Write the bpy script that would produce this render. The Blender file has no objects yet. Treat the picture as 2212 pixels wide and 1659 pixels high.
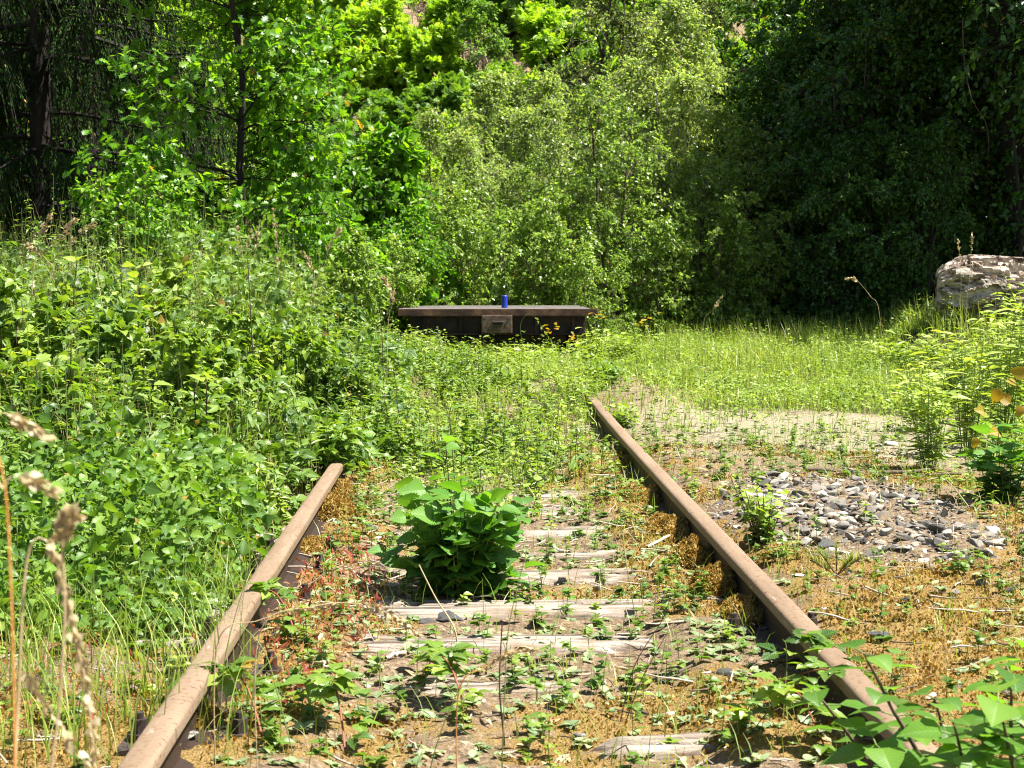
import bpy, bmesh, math
import numpy as np
from mathutils import Vector, Matrix, Euler
rng = np.random.default_rng(11)
C = bpy.context.scene
COL = C.collection
R = math.radians
U = lambda a, b, n=None: rng.uniform(a, b, n)

# ------------------------------------------------------------------ camera
cd = bpy.data.cameras.new('camera'); cam = bpy.data.objects.new('camera', cd); COL.objects.link(cam)
CAMZ = 1.07
cam.location = (0, 0, CAMZ); cam.rotation_euler = (R(90 - 3.95), 0, R(-1.58))
cd.sensor_width = 36; cd.lens = 58.3; cd.clip_start = 0.05; cd.clip_end = 2000
cd.dof.use_dof = True; cd.dof.focus_distance = 8.0; cd.dof.aperture_fstop = 14
C.camera = cam
# ------------------------------------------------------------------ sky and sun
SUN_EL = 63.5
SUN_DIR = Vector((0.97, -0.20, 0)).normalized() * math.cos(R(SUN_EL)) + Vector((0, 0, math.sin(R(SUN_EL))))
w = bpy.data.worlds.new('World'); C.world = w; w.use_nodes = True
nt = w.node_tree; nt.nodes.clear()
sk = nt.nodes.new('ShaderNodeTexSky'); sk.sky_type = 'NISHITA'; sk.sun_disc = False
sk.sun_elevation = R(SUN_EL); sk.sun_rotation = math.atan2(SUN_DIR.x, SUN_DIR.y)
bg = nt.nodes.new('ShaderNodeBackground'); bg.inputs[1].default_value = 0.05
wo = nt.nodes.new('ShaderNodeOutputWorld')
nt.links.new(sk.outputs[0], bg.inputs[0]); nt.links.new(bg.outputs[0], wo.inputs[0])
sd = bpy.data.lights.new('sun', 'SUN'); sd.energy = 5.0; sd.angle = R(0.53); sd.color = (1.0, 0.96, 0.90)
so = bpy.data.objects.new('sun', sd); COL.objects.link(so); so.location = (20, 15, 40)
so.rotation_euler = SUN_DIR.to_track_quat('Z', 'Y').to_euler()
vs = C.view_settings; vs.view_transform = 'Standard'; vs.look = 'None'; vs.exposure = 1.72; vs.gamma = 1
try: vs.use_curve_mapping = False
except Exception: pass
cy = C.cycles
cy.filter_width = 1.1
cy.max_bounces = 7; cy.diffuse_bounces = 2; cy.glossy_bounces = 2; cy.transmission_bounces = 4; cy.transparent_max_bounces = 4
cy.sample_clamp_indirect = 6.0; cy.caustics_reflective = False; cy.caustics_refractive = False

# ------------------------------------------------------------------ helpers
CMW = cam.rotation_euler.to_matrix()
FPX = 58.3 / 36 * 2212
def P(u, v, d):
    """a point at forward distance d, laid out with the 2212 px wide view of the photograph"""
    r = CMW @ Vector(((u - 1106) / FPX, -(v - 829.5) / FPX, -1.0)); r *= d / r.y
    return Vector((r.x, r.y, CAMZ + r.z))
def PX(u, d): return P(u, 829.5, d).x
def _h(ix, iy, s):
    n = (ix.astype(np.int64) * 374761393 + iy.astype(np.int64) * 668265263 + s * 144665) & 0xffffffff
    n = ((n ^ (n >> 13)) * 1274126177) & 0xffffffff
    return ((n ^ (n >> 16)) & 0xffff) / 65535.0
def vn(x, y, s=0):
    x = np.asarray(x, float); y = np.asarray(y, float)
    ix = np.floor(x); iy = np.floor(y); fx = x - ix; fy = y - iy
    fx = fx * fx * (3 - 2 * fx); fy = fy * fy * (3 - 2 * fy)
    a = _h(ix, iy, s); b = _h(ix + 1, iy, s); c = _h(ix, iy + 1, s); d = _h(ix + 1, iy + 1, s)
    return (a + (b - a) * fx) * (1 - fy) + (c + (d - c) * fx) * fy
def fbm(x, y, s=0, o=4):
    r = 0; a = 0.5
    for k in range(o): r = r + a * vn(x * 2 ** k, y * 2 ** k, s + k * 17); a *= 0.5
    return r / (1 - 0.5 ** o)
def ss(a, b, x):
    t = np.clip((np.asarray(x, float) - a) / (b - a), 0, 1); return t * t * (3 - 2 * t)
def blob(x, y, cx, cy_, rx, ry, e0=1.1, e1=.8):
    q = np.sqrt(((x - cx) / rx) ** 2 + ((y - cy_) / ry) ** 2) + 0.5 * (fbm(x * 1.7, y * 1.7, 5) - 0.5)
    return ss(e0, e1, q)
def bend(y): return 0.20 * (np.maximum(0, y - 8) / 10) ** 2
XL, XR = -0.621, 0.881
LOGX, LOGY = 5.9, 17.3
def H(x, y):
    x = np.asarray(x, float); y = np.asarray(y, float)
    xb = x - bend(np.minimum(y, 22))
    z = 0.035 * (fbm(x * 1.1, y * 1.1, 1) - 0.5) + 0.028 * (fbm(x * 7, y * 7, 2) - 0.5)
    tr = ss(XL - .15, XL, xb) * ss(XR + .1, XR - .02, xb)
    z = z + (1 - tr) * 0.045 * ss(0.95, 1.1, xb) + (1 - tr) * 0.03 * ss(-.8, -1.2, xb) - tr * 0.012
    z = z + 0.04 * blob(x, y, 1.75, 7.0, .6, 1.2)
    z = z + .042 * ss(.30, .14, np.abs(np.abs(xb - .13) - .66)) * tr + .02 * ss(.12, .05, np.abs(xb - XR - .03)) * (1 - tr)
    z = z + .15 * ss(11.2, 12.6, y) * ss(16, 13.5, y) * ss(1.6, 1.1, np.abs(xb - .13)) + .10 * ss(7.6, 9.2, y) * ss(.35, .15, np.abs(xb - XL))
    z = z + 0.42 * ss(4.3, 6.8, x) * ss(12, 17, y) + 0.12 * ss(-2, -6, x) * ss(8, 14, y)
    z = z + .36 * ss(1.15, .35, np.sqrt((np.maximum(0, np.abs(x - LOGX) - 1.05) / .45) ** 2 + ((y - LOGY) / 1.1) ** 2))
    s = np.maximum(0, y - 29.5 - 2 * (vn(x * .15, 0 * x, 9) - .5) - 0.12 * np.minimum(x, 6))
    z = z + 0.56 * s * s / (s + 3) + 1.1 * (fbm(x * .22, y * .22, 8) - .5) * ss(30, 36, y)
    return z
def nrmz(a): return a / np.maximum(np.linalg.norm(a, axis=-1, keepdims=True), 1e-9)

class MB:
    def __init__(s): s.v = []; s.f = []; s.c = []; s.u = []; s.m = []; s.n = 0
    def add(s, V, F, col=0.5, uv=None, mat=0):
        V = np.asarray(V, float).reshape(-1, 3); F = np.asarray(F, np.int64)
        k = len(V)
        s.v.append(V); s.f.append((F + s.n).reshape(-1, F.shape[-1])); s.m.append(np.full(len(s.f[-1]), mat, np.int32))
        s.c.append(np.broadcast_to(np.asarray(col, float), (k,)))
        s.u.append(np.zeros((k, 3)) if uv is None else uv); s.n += k
    def mesh(s, name, mats, smooth=True):
        me = bpy.data.meshes.new(name)
        if not s.v: return me
        V = np.concatenate(s.v); me.vertices.add(len(V)); me.vertices.foreach_set('co', V.ravel())
        tot = np.concatenate([np.full(len(f), f.shape[1]) for f in s.f])
        loops = np.concatenate([f.ravel() for f in s.f])
        me.loops.add(len(loops)); me.loops.foreach_set('vertex_index', loops.astype(np.int32))
        me.polygons.add(len(tot))
        me.polygons.foreach_set('loop_start', np.concatenate([[0], np.cumsum(tot)[:-1]]).astype(np.int32))
        me.polygons.foreach_set('loop_total', tot.astype(np.int32))
        me.polygons.foreach_set('material_index', np.concatenate(s.m))
        me.polygons.foreach_set('use_smooth', np.full(len(tot), bool(smooth)))
        for m in (mats if isinstance(mats, (list, tuple)) else [mats]): me.materials.append(m)
        a = me.attributes.new('rnd', 'FLOAT', 'POINT'); a.data.foreach_set('value', np.concatenate(s.c))
        a = me.attributes.new('luv', 'FLOAT_VECTOR', 'POINT'); a.data.foreach_set('vector', np.concatenate(s.u).ravel())
        me.update(calc_edges=True); me.validate()
        return me
    def build(s, name, mats, parent=None, smooth=True):
        o = bpy.data.objects.new(name, s.mesh(name, mats, smooth)); COL.objects.link(o)
        if parent: o.parent = parent
        return o
def tag(o, label=None, cat=None, group=None, kind=None):
    if label: o['label'] = label
    if cat: o['category'] = cat
    if group: o['group'] = group
    if kind: o['kind'] = kind
    return o
def thing(name, label, cat, loc=(0, 0, 0), rz=0, group=None, scale=1):
    o = bpy.data.objects.new(name, None); COL.objects.link(o); o.location = loc; o.rotation_euler = (0, 0, rz)
    o.scale = (scale,) * 3; o.empty_display_size = .1
    return tag(o, label, cat, group)
def dup(root, loc, rz=0, scale=1, label=None, cat=None, group=None, tilt=(0, 0)):
    r = root.copy(); COL.objects.link(r); r.location = loc; r.rotation_euler = (tilt[0], tilt[1], rz)
    r.scale = scale if isinstance(scale, tuple) else (scale,) * 3
    tag(r, label, cat, group)
    for ch in list(root.children):
        c = ch.copy(); COL.objects.link(c); c.parent = r
        for g in list(ch.children):
            d = g.copy(); COL.objects.link(d); d.parent = c
    return r
class Kind:
    """first call hands out the source, later calls a copy of it"""
    def __init__(s, root): s.r = root; s.used = False
    def put(s, loc, rz=0, scale=1, label=None, cat=None, group=None, tilt=(0, 0)):
        if not s.used:
            s.used = True; r = s.r; r.location = loc; r.rotation_euler = (tilt[0], tilt[1], rz)
            r.scale = scale if isinstance(scale, tuple) else (scale,) * 3
            return tag(r, label, cat, group)
        return dup(s.r, loc, rz, scale, label, cat, group, tilt)
# ---- leaves
def leaf_t(ws, w=1.0, fold=.18, curl=.25, ts=None):
    n = len(ws) - 1; ts = np.linspace(0, 1, n + 1) if ts is None else np.array(ts)
    V = []; UV = []
    for t, a in zip(ts, ws):
        for sx in (-1, 0, 1):
            x = sx * a * w; V.append((x, t, fold * abs(x) - curl * t * t)); UV.append((x, t, 0))
    F = []
    for i in range(n):
        b = 3 * i; F += [(b, b + 1, b + 4, b + 3), (b + 1, b + 2, b + 5, b + 4)]
    return np.array(V), np.array(F), np.array(UV)
def merge_t(*ts):
    V = []; F = []; W = []; n = 0
    for (v, f, u) in ts: V.append(v); F.append(f + n); W.append(u); n += len(v)
    return np.concatenate(V), np.concatenate(F), np.concatenate(W)
def rot_t(t, az, s=1, off=(0, 0, 0), pitch=0):
    M = np.array((Matrix.Rotation(az, 3, 'Z') @ Matrix.Rotation(pitch, 3, 'X')))
    return (t[0] * s) @ M.T + np.array(off), t[1], t[2]
T_DIA = (np.array([(0, 0, 0), (.32, .45, .07), (0, 1, -.12), (-.32, .45, .07)], float), np.array([(0, 1, 2, 3)]), np.array([(0, 0, 0), (.32, .45, 0), (0, 1, 0), (-.32, .45, 0)], float))
T_NEEDLE = (np.array([(0, 0, 0), (.12, .4, .05), (0, 1, 0), (-.12, .4, .05)], float), np.array([(0, 1, 2, 3)]), np.zeros((4, 3)))
T_OVAL2 = leaf_t([.03, .36, .02], ts=[0, .42, 1])
T_OVAL3 = leaf_t([.03, .34, .28, .01], ts=[0, .3, .65, 1])
T_BROAD = leaf_t([.04, .36, .46, .34, .13, .005], ts=[0, .12, .35, .62, .86, 1], curl=.3)
T_LANCE = leaf_t([.02, .1, .11, .01], ts=[0, .3, .6, 1], curl=.35)
T_OAK = leaf_t([.02, .14, .07, .27, .11, .36, .15, .30, .12, .01], ts=[0, .15, .25, .4, .48, .62, .71, .83, .92, 1], curl=.3, fold=.25)
_sw = []; _st = []
for i in range(9):
    t = i / 9; e = .47 * math.sin(math.pi * min(1, .07 + .93 * t) ** .75); _sw += [e, e * .84]; _st += [t, t + .085]
_sw[0] = .05; T_SERR = leaf_t(_sw + [.004], ts=_st + [1], curl=.28, fold=.22)
_s5w = [.03, .25, .22, .40, .33, .36, .25, .2, .12, .005]; _s5t = [0, .08, .13, .3, .36, .5, .6, .74, .84, 1]
T_SERR5 = leaf_t(_s5w, ts=_s5t, curl=.28, fold=.25)
T_TRI = merge_t(rot_t(T_SERR5, 0, .62, (0, .38, 0), -.1), rot_t(T_SERR5, 1.25, .5, (0, .33, 0), -.15), rot_t(T_SERR5, -1.25, .5, (0, .33, 0), -.15))
T_SPR = merge_t(*[rot_t(T_DIA, a, .42, (0, y, 0)) for y, a in ((0, 1), (.1, -1), (.25, .95), (.35, -.95), (.5, .7), (.58, 0), (.5, -.7))])
def place(mb, T, pos, d, n, s, rnd=None, mat=0):
    V, F, UV = T; pos = np.asarray(pos); N = len(pos)
    if N == 0: return
    d = nrmz(np.asarray(d, float)); x = nrmz(np.cross(d, n)); n = np.cross(x, d)
    s = np.broadcast_to(np.asarray(s, float), (N,))[:, None, None]
    W = (V[None, :, 0:1] * x[:, None] + V[None, :, 1:2] * d[:, None] + V[None, :, 2:3] * n[:, None]) * s + pos[:, None]
    k = len(V)
    FF = (F[None] + (np.arange(N) * k)[:, None, None]).reshape(-1, F.shape[1])
    rnd = U(0, 1, N) if rnd is None else np.broadcast_to(rnd, (N,))
    mb.add(W.reshape(-1, 3), FF, np.repeat(rnd, k), np.tile(UV, (N, 1)), mat)
def tubes(mb, Pn, r, sides=4, mat=0, rnd=None, cap=False):
    Pn = np.asarray(Pn, float); N, K, _ = Pn.shape
    r = np.broadcast_to(np.asarray(r, float), (N, K))
    ax = nrmz(Pn[:, -1] - Pn[:, 0]); h = np.where(np.abs(ax[:, 2:3]) > .9, np.array([[1., 0, 0]]), np.array([[0, 0, 1.]]))
    a = nrmz(np.cross(ax, h)); b = np.cross(ax, a)
    th = np.arange(sides) / sides * 2 * math.pi
    ring = np.cos(th)[None, :, None] * a[:, None] + np.sin(th)[None, :, None] * b[:, None]
    V = Pn[:, :, None, :] + ring[:, None] * r[:, :, None, None]
    base = (np.arange(N) * K * sides)[:, None, None] + (np.arange(K - 1) * sides)[None, :, None]
    j = np.arange(sides)[None, None]; j2 = (j + 1) % sides
    F = np.stack([base + j, base + j2, base + sides + j2, base + sides + j], -1).reshape(-1, 4)
    rn = U(0, 1, N) if rnd is None else np.broadcast_to(rnd, (N,))
    uv = np.zeros((N, K, sides, 3)); uv[..., 0] = j / sides; uv[..., 1] = np.linspace(0, 1, K)[None, :, None]
    mb.add(V.reshape(-1, 3), F, np.repeat(rn, K * sides), uv.reshape(-1, 3), mat)
def curves(s, d, L, K=5, droop=0., wob=.05):
    s = np.asarray(s, float); d = nrmz(np.asarray(d, float)); N = len(s); L = np.broadcast_to(np.asarray(L, float), (N,))
    t = np.linspace(0, 1, K)[None, :, None]
    Pn = s[:, None] + d[:, None] * L[:, None, None] * t
    dr = np.broadcast_to(np.asarray(droop, float), (N,))
    Pn = Pn + np.array([0, 0, -1.])[None, None] * (dr * L)[:, None, None] * t ** 2
    wv = np.cumsum(rng.normal(0, 1, (N, K, 3)), 1); wv -= wv[:, :1]
    return Pn + wv * (wob * L / K)[:, None, None]
def along(Pn, idx, t):
    K = Pn.shape[1]; f = np.clip(t, 0, .9999) * (K - 1); i = f.astype(int); f = (f - i)[:, None]
    a = Pn[idx, i]; b = Pn[idx, i + 1]; return a + (b - a) * f, nrmz(b - a)
def rvec(n): return nrmz(rng.normal(0, 1, (n, 3)))
def spawn(Pn, m, t0=.2, ang=.9, up=0., t1=1.0):
    N = len(Pn); idx = np.repeat(np.arange(N), m); t = U(t0, t1, N * m)
    p, tg = along(Pn, idx, t); w_ = rvec(N * m); w_ = nrmz(w_ - tg * (w_ * tg).sum(1, keepdims=True))
    a = ang * U(.7, 1.25, N * m)[:, None]; d = tg * np.cos(a) + w_ * np.sin(a); d[:, 2] += up
    return p, nrmz(d), idx, t
def upn(n, rough=.7, up=(0, 0, 1)): return nrmz(rvec(n) * rough + np.array(up, float))

# ------------------------------------------------------------------ materials
def new_mat(name):
    m = bpy.data.materials.new(name); m.use_nodes = True; t = m.node_tree; t.nodes.clear()
    o = t.nodes.new('ShaderNodeOutputMaterial'); return m, t, o
def nd(t, typ, **kw):
    n = t.nodes.new('ShaderNode' + typ)
    for k, v in kw.items():
        if isinstance(v, bpy.types.NodeSocket): t.links.new(v, n.inputs[k])
        elif k in n.inputs.keys(): n.inputs[k].default_value = v
        else: setattr(n, k, v)
    return n
def ramp(t, fac, stops):
    r = t.nodes.new('ShaderNodeValToRGB'); t.links.new(fac, r.inputs[0]); e = r.color_ramp.elements
    while len(e) < len(stops): e.new(.5)
    for q, (p, c) in zip(e, stops): q.position = p; q.color = (*c, 1) if len(c) == 3 else c
    return r.outputs[0]
def mixc(t, fac, a, b, mode='MIX'):
    n = t.nodes.new('ShaderNodeMix'); n.data_type = 'RGBA'; n.blend_type = mode
    for i, v in ((0, fac), (6, a), (7, b)):
        if isinstance(v, bpy.types.NodeSocket): t.links.new(v, n.inputs[i])
        else: n.inputs[i].default_value = v if i == 0 else (*v, 1)
    return n.outputs[2]
def math_(t, op, a, b=0., c=0.):
    n = t.nodes.new('ShaderNodeMath'); n.operation = op
    for i, v in enumerate((a, b, c)):
        if isinstance(v, bpy.types.NodeSocket): t.links.new(v, n.inputs[i])
        else: n.inputs[i].default_value = v
    return n.outputs[0]
def noise(t, scale, detail=4, rough=.55, vec=None, dist=0.):
    n = t.nodes.new('ShaderNodeTexNoise'); n.inputs['Scale'].default_value = scale; n.inputs['Detail'].default_value = detail
    n.inputs['Roughness'].default_value = rough; n.inputs['Distortion'].default_value = dist
    if vec is not None: t.links.new(vec, n.inputs['Vector'])
    return n.outputs['Fac']
def coords(t, which='Object', scale=None):
    v = t.nodes.new('ShaderNodeTexCoord').outputs[which]
    if scale:
        m = t.nodes.new('ShaderNodeMapping'); t.links.new(v, m.inputs[0]); m.inputs['Scale'].default_value = scale; v = m.outputs[0]
    return v
def attr(t, name): return nd(t, 'Attribute', attribute_name=name)
def bump(t, h, strength=.4, dist=.01):
    b = t.nodes.new('ShaderNodeBump'); b.inputs['Strength'].default_value = strength; b.inputs['Distance'].default_value = dist
    t.links.new(h, b.inputs['Height']); return b.outputs[0]
def leaf_mat(name, stops, trans=.42, rough=.42, vein=0., tint=(1.25, 1.3, .35), spec=.5, clump=.8):
    m, t, o = new_mat(name)
    r = attr(t, 'rnd').outputs['Fac']
    pos = nd(t, 'NewGeometry').outputs['Position']
    cl = noise(t, clump, 2, .5, pos)
    oi = nd(t, 'ObjectInfo').outputs['Random']
    f = math_(t, 'ADD', math_(t, 'MULTIPLY', r, .62), math_(t, 'MULTIPLY', math_(t, 'SUBTRACT', cl, .5), .9))
    f = math_(t, 'ADD', f, math_(t, 'MULTIPLY', math_(t, 'SUBTRACT', oi, .5), .18))
    f = math_(t, 'ADD', f, .17)
    rare = math_(t, 'GREATER_THAN', r, .992)
    c = ramp(t, f, stops)
    c = mixc(t, rare, c, (.35, .23, .04))
    nrm = None
    if vein:
        lv = attr(t, 'luv').outputs['Vector']; sp = nd(t, 'SeparateXYZ', Vector=lv)
        ax = math_(t, 'ABSOLUTE', sp.outputs[0])
        ph = math_(t, 'SUBTRACT', math_(t, 'MULTIPLY', sp.outputs[1], 8.5), math_(t, 'MULTIPLY', ax, 6.0))
        tri = math_(t, 'PINGPONG', ph, .5)
        side = nd(t, 'MapRange', Value=tri, **{'From Min': .0, 'From Max': .13, 'To Min': 1., 'To Max': 0.}).outputs[0]
        mid = nd(t, 'MapRange', Value=ax, **{'From Min': .008, 'From Max': .022, 'To Min': 1., 'To Max': 0.}).outputs[0]
        vm = math_(t, 'MAXIMUM', side, mid)
        c = mixc(t, math_(t, 'MULTIPLY', vm, vein), c, (.30, .42, .12))
        nrm = bump(t, math_(t, 'MULTIPLY', math_(t, 'SINE', math_(t, 'MULTIPLY', tri, 6.28)), 1.), .35, .004)
    pb = nd(t, 'BsdfPrincipled', **{'Base Color': c, 'Roughness': rough, 'Specular IOR Level': spec})
    tr = nd(t, 'BsdfTranslucent', Color=mixc(t, 1., c, tint, 'MULTIPLY'))
    if nrm is not None: t.links.new(nrm, pb.inputs['Normal'])
    mx = t.nodes.new('ShaderNodeMixShader'); mx.inputs[0].default_value = trans
    t.links.new(pb.outputs[0], mx.inputs[1]); t.links.new(tr.outputs[0], mx.inputs[2]); t.links.new(mx.outputs[0], o.inputs[0])
    return m
def S(a, b, c): return [(.0, a), (.5, b), (1., c)]
M = {}
M['oak'] = leaf_mat('oak_leaf', S((.045, .13, .010), (.12, .28, .016), (.28, .45, .03)), .55, .38, clump=1.2)
M['birch'] = leaf_mat('birch_leaf', S((.14, .22, .05), (.32, .43, .11), (.52, .60, .22)), .55, .34, tint=(1.2, 1.25, .5))
M['aspen'] = leaf_mat('aspen_leaf', S((.09, .17, .035), (.23, .35, .06), (.42, .52, .13)), .55, .34, tint=(1.2, 1.25, .5))
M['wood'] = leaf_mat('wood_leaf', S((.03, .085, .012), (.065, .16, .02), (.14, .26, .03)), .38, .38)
M['spruce'] = leaf_mat('spruce_needle', S((.008, .028, .004), (.025, .065, .008), (.07, .15, .02)), .1, .8, spec=.1)
M['lime'] = leaf_mat('hill_leaf', S((.15, .27, .02), (.31, .48, .04), (.46, .58, .08)), .55, .5, clump=.35)
M['hillgreen'] = leaf_mat('hill_leaf_green', S((.08, .17, .03), (.16, .29, .04), (.28, .40, .07)), .45, .5, clump=.35)
M['bramble'] = leaf_mat('bramble_leaf', S((.03, .085, .012), (.15, .255, .028), (.42, .48, .08)), .38, .32, .35, clump=1.5)
M['herb'] = leaf_mat('herb_leaf', S((.03, .08, .012), (.135, .24, .028), (.40, .47, .08)), .38, .32, .3, clump=2)
M['meadow'] = leaf_mat('meadow_leaf', S((.12, .20, .03), (.26, .36, .06), (.44, .50, .13)), .4, .45, clump=1.5)
M['grass'] = leaf_mat('grass_blade', S((.09, .17, .02), (.24, .33, .05), (.48, .48, .15)), .4, .45, clump=.9)
M['drygrass'] = leaf_mat('dry_grass', S((.26, .19, .09), (.42, .34, .17), (.58, .50, .31)), .3, .55, tint=(1.1, 1, .8))
M['rosette'] = leaf_mat('rosette_leaf', S((.13, .19, .08), (.24, .31, .14), (.38, .43, .24)), .3, .5)
M['patch'] = leaf_mat('patch_leaf', S((.035, .095, .012), (.10, .21, .02), (.24, .36, .045)), .4, .36, .3, spec=.4, clump=2.5)
M['hedge'] = leaf_mat('shrub_leaf', S((.05, .12, .015), (.18, .29, .03), (.42, .48, .07)), .45, .34, .35, clump=2)
M['nettle'] = leaf_mat('broad_leaf', S((.03, .10, .012), (.07, .20, .02), (.20, .38, .04)), .42, .42, .45, clump=5)
M['dogwood'] = leaf_mat('dogwood_leaf', S((.05, .14, .018), (.11, .25, .025), (.22, .38, .045)), .5, .36, .4, clump=4)
M['yellow'] = leaf_mat('yellow_leaf', S((.24, .24, .015), (.38, .27, .012), (.42, .20, .015)), .5, .45, .3, tint=(1.2, 1.1, .3))
M['red'] = leaf_mat('red_herb', S((.20, .03, .03), (.36, .07, .05), (.40, .22, .06)), .35, .5, clump=5)
M['moss'] = leaf_mat('moss_tuft', S((.07, .075, .016), (.30, .175, .036), (.46, .35, .125)), .22, .8, clump=9., spec=.1, tint=(1.1, 1, .5))
def simple(name, c1, c2, scale=8, rough=.7, bs=.4, bd=.01, stretch=None, spec=.3, metal=0, c3=None, detail=6):
    m, t, o = new_mat(name); v = coords(t, 'Object', stretch)
    n = noise(t, scale, detail, .62, v)
    c = ramp(t, n, [(.3, c1), (.7, c2)] if c3 is None else [(.28, c1), (.5, c2), (.72, c3)])
    pb = nd(t, 'BsdfPrincipled', **{'Base Color': c, 'Roughness': rough, 'Specular IOR Level': spec, 'Metallic': metal})
    t.links.new(bump(t, noise(t, scale * 3, 6, .65, v), bs, bd), pb.inputs['Normal']); t.links.new(pb.outputs[0], o.inputs[0]); return m
M['bark'] = simple('bark', (.03, .022, .016), (.13, .10, .075), 14, .85, .8, .02, (1, 1, .2))
M['twig'] = simple('twig_bark', (.05, .035, .022), (.14, .10, .065), 20, .8, .3, .004)
M['darkbark'] = simple('dark_bark', (.008, .006, .005), (.035, .026, .02), 14, .9, .8, .02, (1, 1, .2))
M['birchbark'] = simple('birch_bark', (.05, .045, .035), (.24, .22, .18), 7, .7, .4, .01, (1, 1, 3))
M['greenstem'] = simple('green_stem', (.10, .16, .04), (.22, .28, .08), 30, .6, .1, .002)
M['redstem'] = simple('red_stem', (.16, .04, .025), (.28, .10, .05), 30, .6, .1, .002)
M['orangestem'] = simple('orange_stem', (.50, .18, .04), (.60, .32, .10), 30, .6, .1, .002)
M['darkstem'] = simple('dark_stem', (.035, .02, .014), (.09, .05, .03), 30, .8, .2, .002)
M['straw'] = simple('straw', (.38, .27, .14), (.60, .48, .28), 20, .7, .1, .002)
M['stone'] = simple('ballast_stone', (.085, .075, .06), (.20, .185, .155), 5, .8, .5, .01, c3=(.40, .37, .31))
M['darkstone'] = simple('dark_stone', (.035, .033, .033), (.09, .085, .082), 9, .6, .5, .01)
M['palestone'] = simple('pale_stone', (.35, .33, .28), (.60, .57, .50), 9, .8, .5, .01)
M['deadwood'] = simple('dead_wood', (.22, .17, .12), (.50, .44, .35), 10, .85, .5, .006, (1, 1, 1))
M['iron'] = simple('black_iron', (.018, .013, .012), (.06, .04, .032), 16, .55, .4, .004, spec=.5)
M['blue'] = simple('blue_enamel', (.004, .025, .28), (.008, .045, .40), 5, .35, .05, .001, spec=.5)
M['tin'] = simple('bright_tin', (.5, .5, .5), (.7, .7, .7), 5, .3, .05, .001, metal=.9)
M['post'] = simple('grey_post', (.22, .24, .26), (.36, .38, .40), 9, .6, .2, .003)
M['redpaint'] = simple('red_paint', (.50, .07, .04), (.62, .13, .08), 12, .5, .2, .003)
M['mosscore'] = simple('moss_core', (.12, .09, .02), (.34, .22, .06), 30, .9, .6, .006)
M['soilclump'] = simple('soil', (.08, .055, .035), (.2, .14, .09), 9, .9, .6, .01)
# rust of the rails: brown worn head, streaks of paler scale
m, t, o = new_mat('rail_steel'); v = coords(t, 'Object'); v2 = coords(t, 'Object', (1, .12, 1))
n1 = noise(t, 9, 6, .6, v2); n2 = noise(t, 60, 4, .7, v); n3 = noise(t, 2.2, 3, .5, v)
c = ramp(t, n1, [(.25, (.10, .058, .030)), (.5, (.18, .120, .072)), (.75, (.26, .19, .125))])
c = mixc(t, math_(t, 'MULTIPLY', n3, .5), c, (.22, .165, .115))
c = mixc(t, nd(t, 'MapRange', Value=n2, **{'From Min': .56, 'From Max': .66}).outputs[0], c, (.12, .05, .022))
c = mixc(t, nd(t, 'MapRange', Value=noise(t, 45, 3, .6, v2), **{'From Min': .66, 'From Max': .74}).outputs[0], c, (.36, .30, .25))
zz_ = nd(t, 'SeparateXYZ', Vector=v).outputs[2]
c = mixc(t, nd(t, 'MapRange', Value=math_(t, 'ADD', zz_, math_(t, 'MULTIPLY', n1, .008)), **{'From Min': .121, 'From Max': .114}).outputs[0], c, (.028, .016, .010))  # web and foot darkened: shadow under the head painted in, with dirty rust
pb = nd(t, 'BsdfPrincipled', **{'Base Color': c, 'Roughness': .62, 'Specular IOR Level': .3})
t.links.new(bump(t, math_(t, 'ADD', n2, n1), .6, .004), pb.inputs['Normal']); t.links.new(pb.outputs[0], o.inputs[0]); M['rail'] = m
# weathered sleeper timber
m, t, o = new_mat('sleeper_timber'); v = coords(t, 'Object', (.9, 22, 10)); vo = coords(t, 'Object')
g = noise(t, 2.2, 8, .7, v, .4); g2 = noise(t, 6, 6, .7, v)
c = ramp(t, g, [(.34, (.02, .015, .011)), (.44, (.15, .115, .085)), (.56, (.36, .31, .25)), (.74, (.62, .57, .49))])
c = mixc(t, nd(t, 'MapRange', Value=noise(t, 3.2, 5, .6, vo), **{'From Min': .5, 'From Max': .68}).outputs[0], c, (.19, .13, .08))
pb = nd(t, 'BsdfPrincipled', **{'Base Color': c, 'Roughness': .85, 'Specular IOR Level': .2})
t.links.new(bump(t, math_(t, 'ADD', g, math_(t, 'MULTIPLY', g2, .5)), .9, .012), pb.inputs['Normal']); t.links.new(pb.outputs[0], o.inputs[0]); M['sleeper'] = m
# log: plated bark and sawn end
m, t, o = new_mat('log_bark'); v = coords(t, 'Object', (.6, 1, 1.6))
vo = noise(t, 8, 7, .72, v, .6)
c = ramp(t, vo, [(.36, (.045, .03, .022)), (.45, (.22, .17, .125)), (.6, (.56, .49, .41))])
pb = nd(t, 'BsdfPrincipled', **{'Base Color': c, 'Roughness': .9, 'Specular IOR Level': .15})
t.links.new(bump(t, noise(t, 22, 6, .7, v), .8, .02), pb.inputs['Normal']); t.links.new(pb.outputs[0], o.inputs[0]); M['logbark'] = m
M['logend'] = simple('log_end', (.12, .06, .03), (.30, .18, .10), 5, .85, .5, .01)
m, t, o = new_mat('gravel_stone'); v = coords(t, 'Object'); ra = attr(t, 'rnd').outputs['Fac']
c = ramp(t, math_(t, 'ADD', math_(t, 'MULTIPLY', ra, .8), math_(t, 'MULTIPLY', noise(t, 25, 5, .6, v), .25)), [(.05, (.04, .036, .03)), (.4, (.13, .118, .10)), (.75, (.25, .23, .19)), (1., (.46, .43, .36))])
c = mixc(t, nd(t, 'MapRange', Value=noise(t, 9, 5, .6, v), **{'From Min': .52, 'From Max': .66}).outputs[0], c, (.22, .16, .09))
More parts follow.
